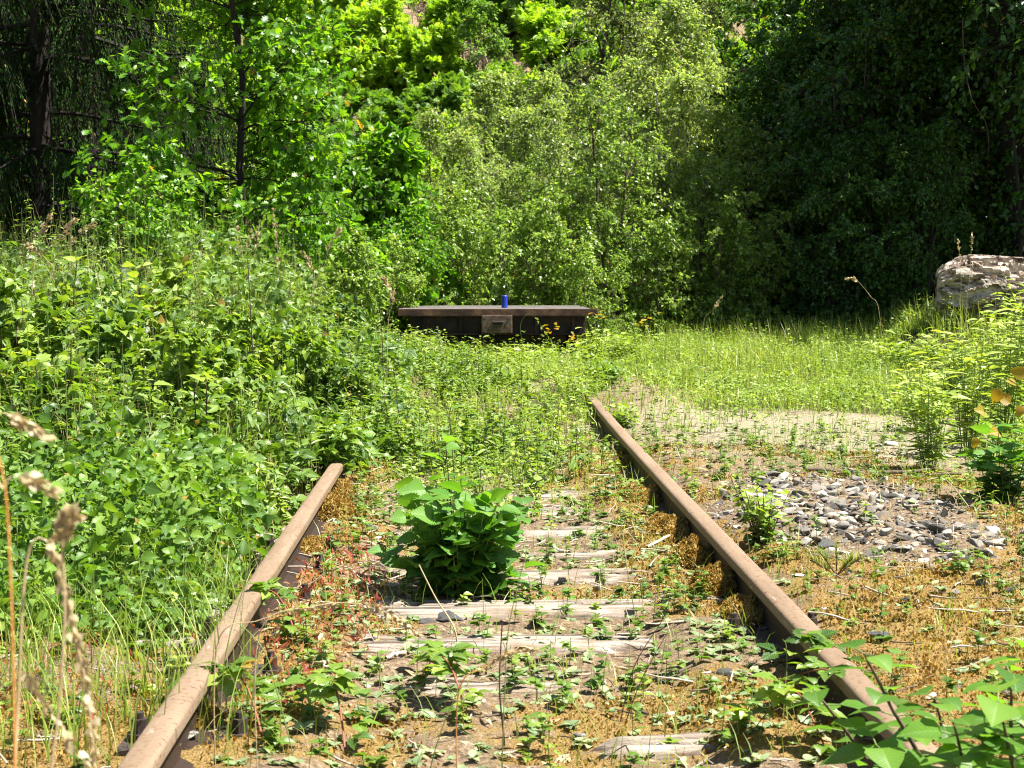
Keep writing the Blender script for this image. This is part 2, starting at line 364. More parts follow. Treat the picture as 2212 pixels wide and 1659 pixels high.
pb = nd(t, 'BsdfPrincipled', **{'Base Color': c, 'Roughness': .85, 'Specular IOR Level': .2}); t.links.new(bump(t, noise(t, 70, 5, .7, v), .6, .006), pb.inputs['Normal']); t.links.new(pb.outputs[0], o.inputs[0]); M['gravel'] = m
# wagon rust; shade of the front is put into the dark steel colour
M['wagonsteel'] = simple('wagon_steel', (.006, .004, .004), (.018, .010, .008), 7, .75, .5, .006, c3=(.05, .024, .015))
M['wagonedge'] = simple('rusty_edge', (.02, .012, .009), (.07, .035, .02), 9, .7, .5, .006, c3=(.15, .08, .045))
M['wagonplate'] = simple('coupling_plate', (.03, .02, .014), (.09, .055, .035), 11, .6, .5, .004, c3=(.20, .15, .11))
M['deckwood'] = simple('deck_plank', (.05, .042, .036), (.17, .15, .135), 3, .85, .7, .006, (2, 14, 4))
# ground: soil, ochre moss, pale sand and green carried by vertex masks of where each lies
m, t, o = new_mat('ground'); v = coords(t, 'Object')
A = attr(t, 'luv').outputs['Vector']; sp = nd(t, 'SeparateXYZ', Vector=A)
nf = noise(t, 55, 6, .7, v); nm = noise(t, 9, 6, .65, v); nn = noise(t, 170, 3, .7, v)
soil = ramp(t, nf, [(.3, (.07, .047, .028)), (.52, (.22, .155, .095)), (.72, (.43, .345, .235))])
moss = ramp(t, nn, [(.3, (.10, .07, .022)), (.5, (.25, .155, .05)), (.7, (.42, .31, .13))])
sand = ramp(t, nf, [(.3, (.15, .13, .075)), (.5, (.29, .255, .165)), (.7, (.44, .40, .28))])
green = ramp(t, nf, [(.3, (.025, .03, .012)), (.6, (.085, .085, .032))])
def msk(ch, k=.7): return nd(t, 'MapRange', Value=math_(t, 'ADD', ch, math_(t, 'MULTIPLY', math_(t, 'SUBTRACT', nm, .5), k)), **{'From Min': .42, 'From Max': .58}).outputs[0]
c = mixc(t, msk(sp.outputs[0], 1.1), soil, moss); c = mixc(t, nd(t, 'MapRange', Value=math_(t, 'ADD', sp.outputs[1], math_(t, 'MULTIPLY', math_(t, 'SUBTRACT', nm, .5), 1.2)), **{'From Min': .15, 'From Max': .85}).outputs[0], c, sand); c = mixc(t, msk(sp.outputs[2]), c, green)
pb = nd(t, 'BsdfPrincipled', **{'Base Color': c, 'Roughness': .95, 'Specular IOR Level': .1})
t.links.new(bump(t, math_(t, 'ADD', nf, math_(t, 'MULTIPLY', nn, .5)), .9, .02), pb.inputs['Normal']); t.links.new(pb.outputs[0], o.inputs[0]); M['ground'] = m

# ------------------------------------------------------------------ zones of the ground
def z_moss(x, y):
    xb = x - bend(y)
    a = .38 * ss(3.3, 3.6, y) * ss(12, 9.5, y)
    a = a + .26 * ss(.95, 1.1, xb) * ss(9.5, 7, y)
    a = a + .3 * ss(.45, .7, xb) * ss(1.05, .9, xb) * ss(4.6, 5.2, y) + .30 * ss(-.3, -.5, xb) * ss(-.9, -.6, xb)
    a = a + .25 * ss(4.6, 3.9, y)
    a = a - .12 * ss(.35, -.2, np.abs(xb - .1)) * ss(4.6, 5, y)
    a = a - .6 * blob(x, y, 1.58, 6.7, .50, 1.12)
    return np.clip(a + .95 * (fbm(x * 2.3, y * 2.3, 21) - .5), 0, 1)
def z_sand(x, y): return np.clip(blob(x, y, 2.2, 10.6, 1.4, 2.1, 1.35, .35) * .95 * (.5 + fbm(x * 2, y * 1.3, 19)) + .5 * blob(x, y, .35, 12.8, .45, 1.2), 0, 1)
def z_green(x, y):
    xb = x - bend(y)
    g = ss(10.5, 12.5, y) + ss(-.75, -1.0, xb) * ss(4.4, 5.2, y) + ss(2.3, 3.2, x - .05 * (y - 7)) * ss(7, 8, y)
    g = g * ss(46, 40, y) + 0 * x
    return np.clip(g * (1 - .8 * z_sand(x, y)) * (1 - .7 * ss(.52, .40, fbm(x * 1.5, y * .9, 401, 3)) * ss(-.9, -.5, xb)) - .45 * ss(32, 36, y), 0, 1)

# ------------------------------------------------------------------ the ground, one sheet
def axis(segs):
    out = []
    for a, b, s in segs: out.append(np.arange(a, b, s))
    return np.concatenate(out + [[segs[-1][1]]])
gx = axis([(-160, -20, 10), (-20, -5, .6), (-5, -1.4, .12), (-1.4, 3.2, .022), (3.2, 8, .12), (8, 20, .6), (20, 160, 10)])
gy = axis([(-60, 0, 6), (0, 3.2, .2), (3.2, 9.5, .022), (9.5, 14, .07), (14, 30, .3), (30, 60, .6), (60, 160, 6)])
X, Y = np.meshgrid(gx, gy); X = X.ravel(); Y = Y.ravel(); Z = H(X, Y)
Z = np.where(Y > 60, Z + 0 * Y, Z)
near = (X > -1.4) & (X < 3.2) & (Y > 3.2) & (Y < 9.5)
Z = Z + near * (0.030 * (fbm(X * 16, Y * 16, 41, 3) - .5))
nx = len(gx); i = np.arange(len(gy) - 1)[:, None] * nx + np.arange(nx - 1)[None]
F = np.stack([i, i + 1, i + nx + 1, i + nx], -1).reshape(-1, 4)
mb = MB(); mb.add(np.stack([X, Y, Z], 1), F, 0.5, np.stack([z_moss(X, Y), z_sand(X, Y), z_green(X, Y)], 1))
tag(mb.build('ground', M['ground']), kind='structure')

# ------------------------------------------------------------------ sleepers
def boxv(mb, c, s, mat=0, rz=0, bev=0.0, rnd=.5):
    bm = bmesh.new(); bmesh.ops.create_cube(bm, size=1); bmesh.ops.scale(bm, vec=s, verts=bm.verts)
    if bev: bmesh.ops.bevel(bm, geom=bm.edges[:], offset=bev, segments=2, affect='EDGES', profile=.6)
    bmesh.ops.rotate(bm, matrix=Matrix.Rotation(rz, 3, 'Z'), verts=bm.verts); bmesh.ops.translate(bm, vec=c, verts=bm.verts)
    addbm(mb, bm, mat, rnd)
def addbm(mb, bm, mat=0, rnd=.5):
    bmesh.ops.triangulate(bm, faces=bm.faces[:]); bm.verts.ensure_lookup_table()
    V = np.array([v.co[:] for v in bm.verts]); F = np.array([[v.index for v in f.verts] for f in bm.faces])
    mb.add(V, F, rnd, V.copy(), mat); bm.free()
def cyl(mb, c, r, h, seg=12, r2=None, mat=0, M3=None):
    bm = bmesh.new(); bmesh.ops.create_cone(bm, cap_ends=True, segments=seg, radius1=r, radius2=r if r2 is None else r2, depth=h)
    if M3 is not None: bmesh.ops.transform(bm, matrix=M3, verts=bm.verts)
    bmesh.ops.translate(bm, vec=c, verts=bm.verts); addbm(mb, bm, mat)
bolt = MB(); cyl(bolt, (0, 0, .012), .028, .012, 16); cyl(bolt, (0, 0, .034), .019, .032, 6); cyl(bolt, (0, 0, .056), .010, .016, 10)
bolt_me = bolt.mesh('bolt', M['iron'], False)
plate = MB(); boxv(plate, (0, 0, 0), (.30, .15, .014), bev=.003); boxv(plate, (.078, 0, .013), (.03, .11, .022), bev=.004); boxv(plate, (-.078, 0, .013), (.03, .11, .022), bev=.004)
plate_me = plate.mesh('base_plate', M['iron'], False)
SL = [(3.66, .25), (4.26, .22), (4.70, .25), (5.17, .29), (5.72, .26), (6.17, .2), (6.72, .25), (7.32, .25), (7.9, .25), (8.5, .25), (9.1, .25), (9.7, .25), (10.3, .25), (10.9, .25)]
SLAB = ['nearest sleeper, mostly under brown moss with one bleached strip showing', 'thin grey sleeper edge just behind the nearest mossy sleeper', 'low bleached sleeper crossed by tiny grey green rosettes',
        'wide bleached white cracked sleeper just in front of the big leafy plant', 'split bleached sleeper under the big leafy plant', 'dark rotten sleeper with a broken gap right of the leafy plant',
        'grey sleeper behind the leafy plant between mossy heaps', 'half buried grey sleeper well behind the leafy plant', 'weathered sleeper under thin green weeds where the left rail vanishes', 'sleeper under green weeds just beyond the end of the visible left rail']
for k, (y, wd) in enumerate(SL):
    lab = SLAB[k] if k < len(SLAB) else 'far sleeper buried under green weeds between the rails'
    r_ = thing('railway_sleeper', lab, 'sleeper', (.13 + float(bend(y)), y, 0), U(-.02, .02), 'timber sleepers under the rails')
    wd *= .82; nxs, nys = 150, 18; a = np.linspace(-1.2, 1.2, nxs); b = np.linspace(-.5, .5, nys) * wd; AX, BY = np.meshgrid(a, b); AX = AX.ravel(); BY = BY.ravel()
    edge = 1 - np.abs(BY) / (wd / 2); sd_ = k * 31
    zt = .013 + .020 * (fbm(AX * 1.4, BY * 40, sd_, 3) - .5) - .05 * ss(.40, .26, fbm(AX * 1.1, BY * 26, sd_ + 5, 3)) - .035 * ss(.25, .0, edge) - .05 * ss(.54, .62, fbm(AX * 1.6, BY * 7 + 4, sd_ + 9, 3))
    if k == 0: zt = zt - .05 * ss(.22, .1, AX) - .05 * ss(.62, .7, AX) - .03 * (np.abs(BY) > .06)
    if k in (1,): zt = zt - .02
    if k >= 7: zt = zt - .012
    top = np.stack([AX, BY + .012 * (vn(AX * 3, AX * 0, sd_) - .5), zt], 1); bot = top.copy(); bot[:, 2] = -.14
    ii = (np.arange(nys - 1)[:, None] * nxs + np.arange(nxs - 1)[None]).ravel()
    Ft = np.stack([ii, ii + 1, ii + nxs + 1, ii + nxs], 1); n0 = nxs * nys
    per = np.concatenate([np.arange(nxs), np.arange(1, nys) * nxs + nxs - 1, (nys - 1) * nxs + np.arange(nxs - 2, -1, -1), np.arange(nys - 2, 0, -1) * nxs])
    pn = np.roll(per, -1); Fs = np.stack([per, per + n0, pn + n0, pn], 1)
    q = MB(); q.add(np.concatenate([top, bot]), np.concatenate([Ft, Fs, Ft[:, ::-1] + n0]), .5)
    q.build('timber', M['sleeper'], r_)
    if y < 8.6:
        for xr in ([XL - .13] if k < 6 else []) + ([XR - .13] if k == 2 else []):
            pl = bpy.data.objects.new('base_plate', plate_me); COL.objects.link(pl); pl.parent = r_; pl.location = (xr, 0, .012)
            for sx in (-.112, .112):
                bo = bpy.data.objects.new('bolt', bolt_me); COL.objects.link(bo); bo.parent = pl; bo.location = (sx, 0, .006)

# ------------------------------------------------------------------ rails
half = [(.0325, .150 - .011), (.0320, .150 - .033), (.024, .110), (.0085, .101), (.0075, .050), (.012, .036), (.056, .027), (.056, .019)]
top = [(.0, .150), (.012, .1497), (.022, .1485), (.0285, .1460), (.0315, .1420)]
prof = [(x, z) for x, z in top] + half; prof = prof + [(-x, z) for x, z in prof[::-1] if x > 0]
prof = np.array(prof)
def rail(name, x0, y0, y1, label):
    ys = np.arange(y0, y1, .12); K = len(prof); V = np.zeros((len(ys), K, 3))
    V[..., 0] = x0 + bend(ys)[:, None] + prof[None, :, 0]; V[..., 1] = ys[:, None]; V[..., 2] = prof[None, :, 1]
    V[..., 0] += .0012 * (vn(ys * 2.5, ys * 0, 3) - .5)[:, None]
    b_ = (np.arange(len(ys) - 1) * K)[:, None]; j = np.arange(K)[None]; j2 = (j + 1) % K
    F = np.stack([b_ + j, b_ + K + j, b_ + K + j2, b_ + j2], -1).reshape(-1, 4)
    q = MB(); q.add(V.reshape(-1, 3), F)
    for r0 in (0, (len(ys) - 1) * K):
        cv = V.reshape(-1, 3)[r0:r0 + K]; q.add(np.concatenate([cv, cv.mean(0)[None]]), np.array([(a, (a + 1) % K, K) for a in range(K)]))
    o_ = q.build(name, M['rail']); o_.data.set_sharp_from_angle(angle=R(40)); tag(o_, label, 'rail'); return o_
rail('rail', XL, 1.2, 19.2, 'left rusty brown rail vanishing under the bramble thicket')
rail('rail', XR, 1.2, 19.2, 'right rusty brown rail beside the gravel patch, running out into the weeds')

# ------------------------------------------------------------------ flat wagon at the end of the track
WY = 18.0; WX = PX(1075, WY)
wg = thing('flat_wagon', 'low black rusty flat wagon with plank deck standing at the end of the track', 'wagon', (WX, WY, 0))
q = MB()
for k in range(9):
    boxv(q, (-.02 + U(-.03, .03), .03 + k * .2, .628 + U(-.004, .004)), (2.06 + U(-.06, .03), .19, .035), bev=.006)
q.build('deck', M['deckwood'], wg, False)
q = MB(); boxv(q, (0, -.075, .608), (2.16, .014, .075), bev=.004); boxv(q, (-.02, .8, .598), (2.0, 1.7, .02))
q.build('deck_edge', M['wagonedge'], wg, False)
q = MB(); boxv(q, (.0, 0, .47), (1.9, .03, .215), bev=.004); boxv(q, (0, -.035, .57), (1.9, .05, .018), bev=.003); boxv(q, (0, -.035, .372), (1.9, .05, .018), bev=.003)
for sx in (-.8, -.4, .42, .82): boxv(q, (sx, -.028, .47), (.03, .03, .18))
q.build('headstock', M['wagonsteel'], wg, False)
q = MB(); boxv(q, (-.01, -.075, .48), (.335, .03, .20), bev=.012)
for sx in (-.13, .13):
    for sz in (.41, .55): cyl(q, (-.01 + sx, -.094, sz), .013, .014, 8, M3=Matrix.Rotation(R(90), 4, 'X'))
cp = q.build('coupling_plate', M['wagonplate'], wg, False)
q = MB(); boxv(q, (.0, -.115, .505), (.13, .05, .022), bev=.008); boxv(q, (.0, -.105, .470), (.11, .035, .02), bev=.006); q.build('hook_slot', M['iron'], cp, False)
for sx in (-.78, -.3, .3, .78):
    q = MB(); boxv(q, (sx, .85, .47), (.06, 1.62, .17)); q.build('frame_beam', M['wagonsteel'], wg, False)
q = MB(); boxv(q, (0, .12, .31), (1.5, .06, .1), bev=.01); boxv(q, (-.84, .3, .33), (.05, .5, .3)); boxv(q, (.84, .3, .33), (.05, .5, .3)); q.build('brake_beam', M['wagonsteel'], wg, False)
tx = .13 + .2 - WX
for yy in (.42, 1.35):
    for sx in (-1, 1):
        q = MB(); Rx = Matrix.Rotation(R(90), 4, 'Y'); cyl(q, (tx + sx * .74, yy, .33), .175, .07, 28, M3=Rx); cyl(q, (tx + sx * .70, yy, .33), .20, .025, 28, M3=Rx); cyl(q, (tx + sx * .80, yy, .33), .05, .06, 12, M3=Rx)
        q.build('wheel', M['wagonsteel'], wg, False)
    q = MB(); cyl(q, (tx, yy, .33), .035, 1.4, 12, M3=Matrix.Rotation(R(90), 4, 'Y')); q.build('axle', M['wagonsteel'], wg, False)
# blue can
p = P(1090, 663, WY + .25)
q = MB(); cyl(q, (0, 0, .066), .034, .128, 24); cyl(q, (0, 0, .133), .034, .006, 24, .028)
can = thing('can', 'small blue cylindrical can standing upright on the wagon deck', 'can', (p.x, p.y, .648))
q.build('can_body', M['blue'], can); can.children[0].data.set_sharp_from_angle(angle=R(40))
q = MB(); cyl(q, (0, 0, .1385), .026, .004, 24); q.build('lid', M['tin'], can, False)

# ------------------------------------------------------------------ log on the right bank
lg = thing('log', 'thick barky log lying in the sun on the right bank before the dark wood', 'log', (0, 0, 0))
c0 = P(2028, 628, 17.0); n_u, n_s = 240, 150; L = 2.6
th = np.linspace(0, 2 * math.pi, n_s, endpoint=False); uu = np.linspace(0, L, n_u); TH, UU = np.meshgrid(th, uu)
pl_ = fbm(UU * 3.2 + .5 * TH, TH * 3.1, 3, 3); p2 = fbm(UU * 11, TH * 9, 5, 3); p3 = vn(UU * 1.2, TH * .8, 8)
rr = .262 + .07 * ss(.44, .48, pl_) + .05 * ss(.50, .54, p2) + .012 * (fbm(UU * 30, TH * 22, 15, 2) - .5) + .03 * (p3 - .5) 
rr = rr * (.40 + .60 * np.sqrt(np.clip(1 - np.clip(1 - UU / .42, 0, 1) ** 2, 0, 1)))
AN = TH - math.pi / 2
V = np.stack([UU, np.cos(AN) * rr, np.sin(AN) * rr * 1.0], -1)
ii = (np.arange(n_u - 1)[:, None] * n_s + np.arange(n_s)[None]); jj = (np.arange(n_u - 1)[:, None] * n_s + (np.arange(n_s)[None] + 1) % n_s)
F = np.stack([ii, jj, jj + n_s, ii + n_s], -1).reshape(-1, 4)
q = MB(); q.add(V.reshape(-1, 3), F); q.build('bark', M['logbark'], lg, False)
for e, row in ((0.02, 0), (L - .02, n_u - 1)):
    q = MB()
    ring = V[row].copy(); ring[:, 0] = e; vs_ = [ring * [1, s_, s_] + [(.03 if row == 0 else -.03) * (1 - s_) * U(.2, 1), 0, 0] for s_ in (1, .8, .6, .4, .2, .02)]
    VV = np.concatenate(vs_); VV[:, 0] += .02 * (fbm(VV[:, 1] * 14, VV[:, 2] * 14, 9) - .5)
    FF = [];
    for a in range(5):
        for s_ in range(n_s): FF.append((a * n_s + s_, a * n_s + (s_ + 1) % n_s, (a + 1) * n_s + (s_ + 1) % n_s, (a + 1) * n_s + s_))
    q.add(VV, np.array(FF)); q.build('cut_end', M['logend'], lg)
lg.location = (c0.x + .02, 17.2, c0.z + .02); lg.rotation_euler = (0, R(3.5), R(-9))
# ------------------------------------------------------------------ tree builder
def tree(name, h, r, base=.15, stems=1, spread=.15, lean=(0, 0), n1=40, n2=6, n3=4, nl=5, leaf=T_DIA, ls=.06, up=.35, droop=.25, env='oval',
         tr=.05, mat='wood', bark='bark', lrough=.8, l3=.28, ldown=.2, label='', cat='tree', nl2=0, twob=.05):
    root = thing(name, label, cat)
    wd = MB(); lf = MB()
    a0 = U(0, 6.28, stems); sp_ = spread * U(.5, 1.2, stems) if stems > 1 else np.zeros(1)
    d0 = np.stack([np.cos(a0) * sp_ + lean[0], np.sin(a0) * sp_ + lean[1], np.ones(stems)], 1)
    s0 = np.stack([np.cos(a0) * .08 * (stems > 1), np.sin(a0) * .08 * (stems > 1), np.full(stems, -.15)], 1)
    T0 = curves(s0, d0, (h + .15) * (U(.75, 1, stems) if stems > 1 else np.ones(1)), 9, 0, twob)
    tubes(wd, T0, np.linspace(1, .12, 9)[None] * tr * np.ones((stems, 1)), 8)
    p, d, idx, t_ = spawn(T0, n1, base, 1.2, 0)
    tt = (t_ - base) / (1 - base)
    e = {'oval': np.clip(np.sin(np.pi * (.16 + .80 * tt)), .1, 1) ** .7, 'cone': (1.05 - tt) ** .8, 'dome': np.clip(1.1 - tt ** 2.2, .2, 1) * (.65 + .35 * tt), 'col': np.clip(1.15 - tt, .15, .8) ** .5}[env]
    az = U(0, 6.28, len(p)); el = up + .5 * tt + rng.normal(0, .15, len(p))
    d = np.stack([np.cos(az) * np.cos(el), np.sin(az) * np.cos(el), np.sin(el)], 1); L1 = r * e * U(.6, 1.15, len(p))
    C1 = curves(p, d, L1, 6, droop * U(.5, 1.3, len(p)), .07)
    tubes(wd, C1, np.linspace(1, .2, 6)[None] * (tr * .28 * (L1 / r))[:, None], 4)
    p, d, idx, t2 = spawn(C1, n2, .25, .75, .05); L2 = np.maximum(L1[idx] * .42 * U(.5, 1.1, len(p)) * (1.15 - .5 * t2), .08)
    C2 = curves(p, d, L2, 4, droop * .7, .06); tubes(wd, C2, np.linspace(1, .4, 4)[None] * (tr * .09) * np.ones((len(p), 1)), 3)
    p, d, idx, t3 = spawn(C2, n3, .25, .8, .0); L3 = l3 * U(.6, 1.2, len(p)) * r ** .3
    C3 = curves(p, d, L3, 3, droop, .05); tubes(wd, C3, np.linspace(1, .5, 3)[None] * (tr * .045 + .0012) * np.ones((len(p), 1)), 3)
    for CC, n_ in ((C3, nl), (C2, nl2)):
        if not n_: continue
        p, d, idx, t4 = spawn(CC, n_, .15, .9, -ldown)
        out = nrmz(p - np.array([0, 0, h * .35]))
        place(lf, leaf, p, d, nrmz(upn(len(p), lrough) + .35 * out), ls * U(.6, 1.2, len(p)), U(0, 1, len(p)))
    wd.build('trunk', M[bark], root); lf.build('crown', M[mat], root)
    return Kind(root)
def gz(x, y): return float(H(x, y))
def at_u(K, u, y, s=1, rz=None, label=None, cat=None, group=None, dz=0, tilt=(0, 0)):
    x = PX(u, y); return K.put((x, y, gz(x, y) + dz), U(0, 6.28) if rz is None else rz, s, label, cat, group, tilt)

# young oak on the left
oak = tree('oak_tree', 6.2, 1.95, twob=.13, base=.13, n1=84, n2=7, n3=5, nl=5, leaf=T_OAK, ls=.11, up=.15, droop=.15, env='dome', tr=.06, mat='oak', bark='darkbark', lrough=1.1, l3=.24, label='', ldown=.05)
at_u(oak, 510, 17.6, 1, 1.0, 'young oak with dark trunk and lobed leaves rising behind the left thicket', 'tree')
# spruces
def spruce(h, r, nb=130):
    root = thing('spruce_tree', '', 'tree'); wd = MB(); lf = MB()
    T0 = curves([[0, 0, -.2]], [[0, 0, 1]], h + .2, 9, 0, .01); tubes(wd, T0, np.linspace(.17, .02, 9)[None], 9)
    t = U(.12, .97, nb); p, _ = along(T0, np.zeros(nb, int), t); az = U(0, 6.28, nb)
    L = r * (1.08 - t) ** .55 * U(.75, 1.1, nb); d = np.stack([np.cos(az), np.sin(az), U(.0, .15, nb)], 1)
    C1 = curves(p, d, L, 8, .5, .02); C1[:, :, 2] += (L[:, None] * .32) * (np.linspace(0, 1, 8)[None] ** 4)
    tubes(wd, C1, np.linspace(.028, .005, 8)[None] * np.ones((nb, 1)), 4)
    pp, dd, idx, t2 = spawn(C1, 54, .12, .5, 0); side = nrmz(np.cross(C1[idx, -1] - C1[idx, 0], np.array([[0, 0, 1.]]))) * np.where(U(0, 1, len(pp)) > .5, 1, -1)[:, None]
    d2 = side * U(.2, .7, len(pp))[:, None] + np.array([[0, 0, -1.]]) * U(.5, 1.3, len(pp))[:, None] + dd * .35
    C2 = curves(pp, d2, U(.16, .58, len(pp)), 4, .5, .05); tubes(wd, C2, .0035, 3)
    p3, d3, i3, t3 = spawn(C2, 26, .05, .6, -.25)
    place(lf, T_NEEDLE, p3, d3, upn(len(p3), .9), U(.04, .07, len(p3)))
    p3, d3, i3, t3 = spawn(C1, 90, .2, .9, .1); place(lf, T_NEEDLE, p3, d3, upn(len(p3), .9), U(.04, .07, len(p3)))
    wd.build('trunk', M['darkbark'], root); lf.build('crown', M['spruce'], root); return Kind(root)
spr = spruce(11, 2.3)
at_u(spr, 95, 19.5, 1, 0, 'dark spruce with hanging boughs at the left edge', 'tree', dz=.0)
at_u(spr, -150, 21, 1.1, 2, 'dark spruce half cut off by the left edge of the picture', 'tree')
at_u(spr, 200, 23.5, 1.15, 4, 'dark spruce in deep shade behind the left end of the oak', 'tree')
at_u(spr, 30, 26, 1.2, 5, 'rearmost dark spruce filling the gap behind the left edge spruce', 'tree')
at_u(spr, 330, 27, .8, 1, 'dark spruce seen through the gaps of the oak crown', 'tree')

# leafy bushes round the oak
bushA = tree('leafy_bush', 2.6, .95, base=.05, stems=5, spread=.28, n1=14, n2=5, n3=4, nl=6, leaf=T_OVAL3, ls=.07, lrough=1.2, up=.3, droop=.3, env='oval', tr=.022, mat='oak', bark='twig', l3=.22, cat='bush')
bushB = tree('leafy_bush', 2.3, .85, base=.04, stems=6, spread=.3, n1=15, n2=5, n3=4, nl=8, leaf=T_OVAL2, ls=.06, up=.35, droop=.2, env='oval', tr=.018, mat='aspen', bark='twig', l3=.2, cat='bush')
mapleA = tree('maple_sapling', 3.6, .8, base=.12, stems=2, spread=.1, n1=26, n2=4, n3=4, nl=6, leaf=T_BROAD, ls=.11, up=.3, droop=.25, env='cone', tr=.03, mat='oak', bark='twig', l3=.22, cat='tree', lrough=1.1)
GB = 'bushes at the foot of the young oak'
for a in [(bushA, 300, 16.3, .78, 'bright bush low left of the oak trunk'), (bushA, 640, 19.6, .92, 'dense green bush right of the oak trunk'), (bushA, 760, 20.8, 1.0, 'tall green bush between the oak and the maple sapling'),
          (bushB, 560, 20.6, 1.0, 'small leaved bush straight behind the oak trunk'), (bushB, 700, 17.6, .62, 'low small leaved bush just right of the oak foot'), (bushA, 420, 21, .9, 'shaded bush behind the left side of the oak'),
          (bushB, 60, 15.6, .42, 'small bush in front of the dark gap at the left edge'), (bushA, 850, 19.6, .66, 'glossy low bush right behind the left end of the wagon'), (bushB, 790, 18.6, .6, 'low bright bush left of the wagon')]:
    at_u(a[0], a[1], a[2], a[3], None, a[4], 'bush', GB)
at_u(mapleA, 845, 20.8, 1, None, 'slim maple sapling with large glossy leaves right of the oak bushes', 'tree')

# birches and aspens in the middle
birchA = tree('birch_tree', 3.7, .95, base=.08, stems=3, spread=.14, n1=26, n2=6, n3=5, nl=8, leaf=T_DIA, ls=.046, lrough=1.3, up=.7, droop=.3, env='cone', tr=.028, mat='birch', bark='birchbark', l3=.28, ldown=.5)
birchB = tree('birch_tree', 6.8, 1.35, base=.12, stems=1, lean=(.1, 0), n1=46, n2=7, n3=5, nl=7, leaf=T_DIA, ls=.055, lrough=1.3, up=.5, droop=.4, env='oval', tr=.075, mat='birch', bark='bark', l3=.35, ldown=.5)
aspenA = tree('aspen_tree', 2.2, .7, base=.03, stems=4, spread=.22, n1=13, n2=5, n3=4, nl=7, leaf=T_OVAL2, ls=.055, lrough=1.3, up=.5, droop=.2, env='oval', tr=.016, mat='aspen', bark='twig', l3=.2, ldown=.4)
aspenB = tree('aspen_tree', 4.2, .95, base=.05, stems=3, spread=.14, n1=22, n2=5, n3=4, nl=7, leaf=T_OVAL2, ls=.055, lrough=1.3, up=.5, droop=.2, env='oval', tr=.03, mat='aspen', bark='bark', l3=.25, ldown=.4)
for K_, u, y, s_, lab in [
    (birchA, 985, 24.2, 1.05, 'round topped yellowish young birch left of centre behind the wagon'), (birchA, 1150, 25.2, 1.12, 'pointed yellowish young birch in the middle behind the wagon'),
    (birchA, 1075, 22.8, .82, 'short birch between the two yellowish young birches'), (birchA, 930, 23, .72, 'low grey green birch beside the maple sapling'), (birchA, 1260, 23.5, .95, 'young birch right of the pointed yellowish birch'),
    (birchB, 1225, 27.5, 1.0, 'tall birch with dark leaning trunk above the wagon'), (birchB, 1420, 27.0, .92, 'tall silvery birch right of the leaning birch'), (birchB, 1330, 29.5, 1.05, 'tall birch in the back row between two other tall birches'),
    (birchA, 1440, 24.2, 1.25, 'silvery mid height birch in front of the tall silvery birch'), (birchA, 1500, 25.8, 1.4, 'silvery birch at the edge of the dark wood'), (birchA, 1380, 26, 1.2, 'pale young birch in the second row right of centre'),
    (birchA, 1090, 27.5, 1.2, 'grey green birch at the foot of the hillside, centre'), (birchB, 1560, 29, .9, 'tall birch behind the lit edge of the wood')]:
    at_u(K_, u, y, s_, None if K_ is not birchB else (.4 if u == 1225 else None), lab, 'tree', 'birches behind the wagon')
for K_, u, y, s_, lab in [
    (aspenA, 950, 20.8, .8, 'low aspen with glinting leaves behind the left half of the wagon'), (aspenA, 1040, 21.3, .95, 'low aspen with glinting leaves behind the coupling plate'), (aspenA, 1130, 20.9, .9, 'low aspen with glinting leaves right behind the blue can'),
    (aspenA, 1215, 21.2, .95, 'low aspen with glinting leaves behind the right half of the wagon'), (aspenB, 1010, 22, .62, 'slender aspen rising behind the left half of the wagon'), (aspenB, 1185, 22, .68, 'slender aspen rising behind the right half of the wagon'),
    (aspenB, 1325, 21.8, .95, 'many stemmed aspen with dark stems right of the wagon'), (aspenA, 1290, 20.4, .62, 'small aspen bush touching the right end of the wagon'), (aspenA, 1420, 21.6, .85, 'bushy aspen at the start of the shaded grass'),
    (aspenB, 1500, 22.8, .72, 'slender aspen with bent stem near the dark wood'), (aspenA, 1540, 22.0, .9, 'bushy aspen half in shade before the wood'), (aspenA, 890, 21.6, .9, 'bushy aspen just right of the maple sapling'), (aspenB, 1590, 23.8, .9, 'aspen at the very edge between light and shade'), (aspenB, 1650, 24.2, .85, 'last aspen before the dark wood'), (aspenA, 1620, 22.4, .8, 'low aspen bush at the start of the dark wood')]:
    at_u(K_, u, y, s_, None, lab, 'tree', 'aspens behind the wagon')

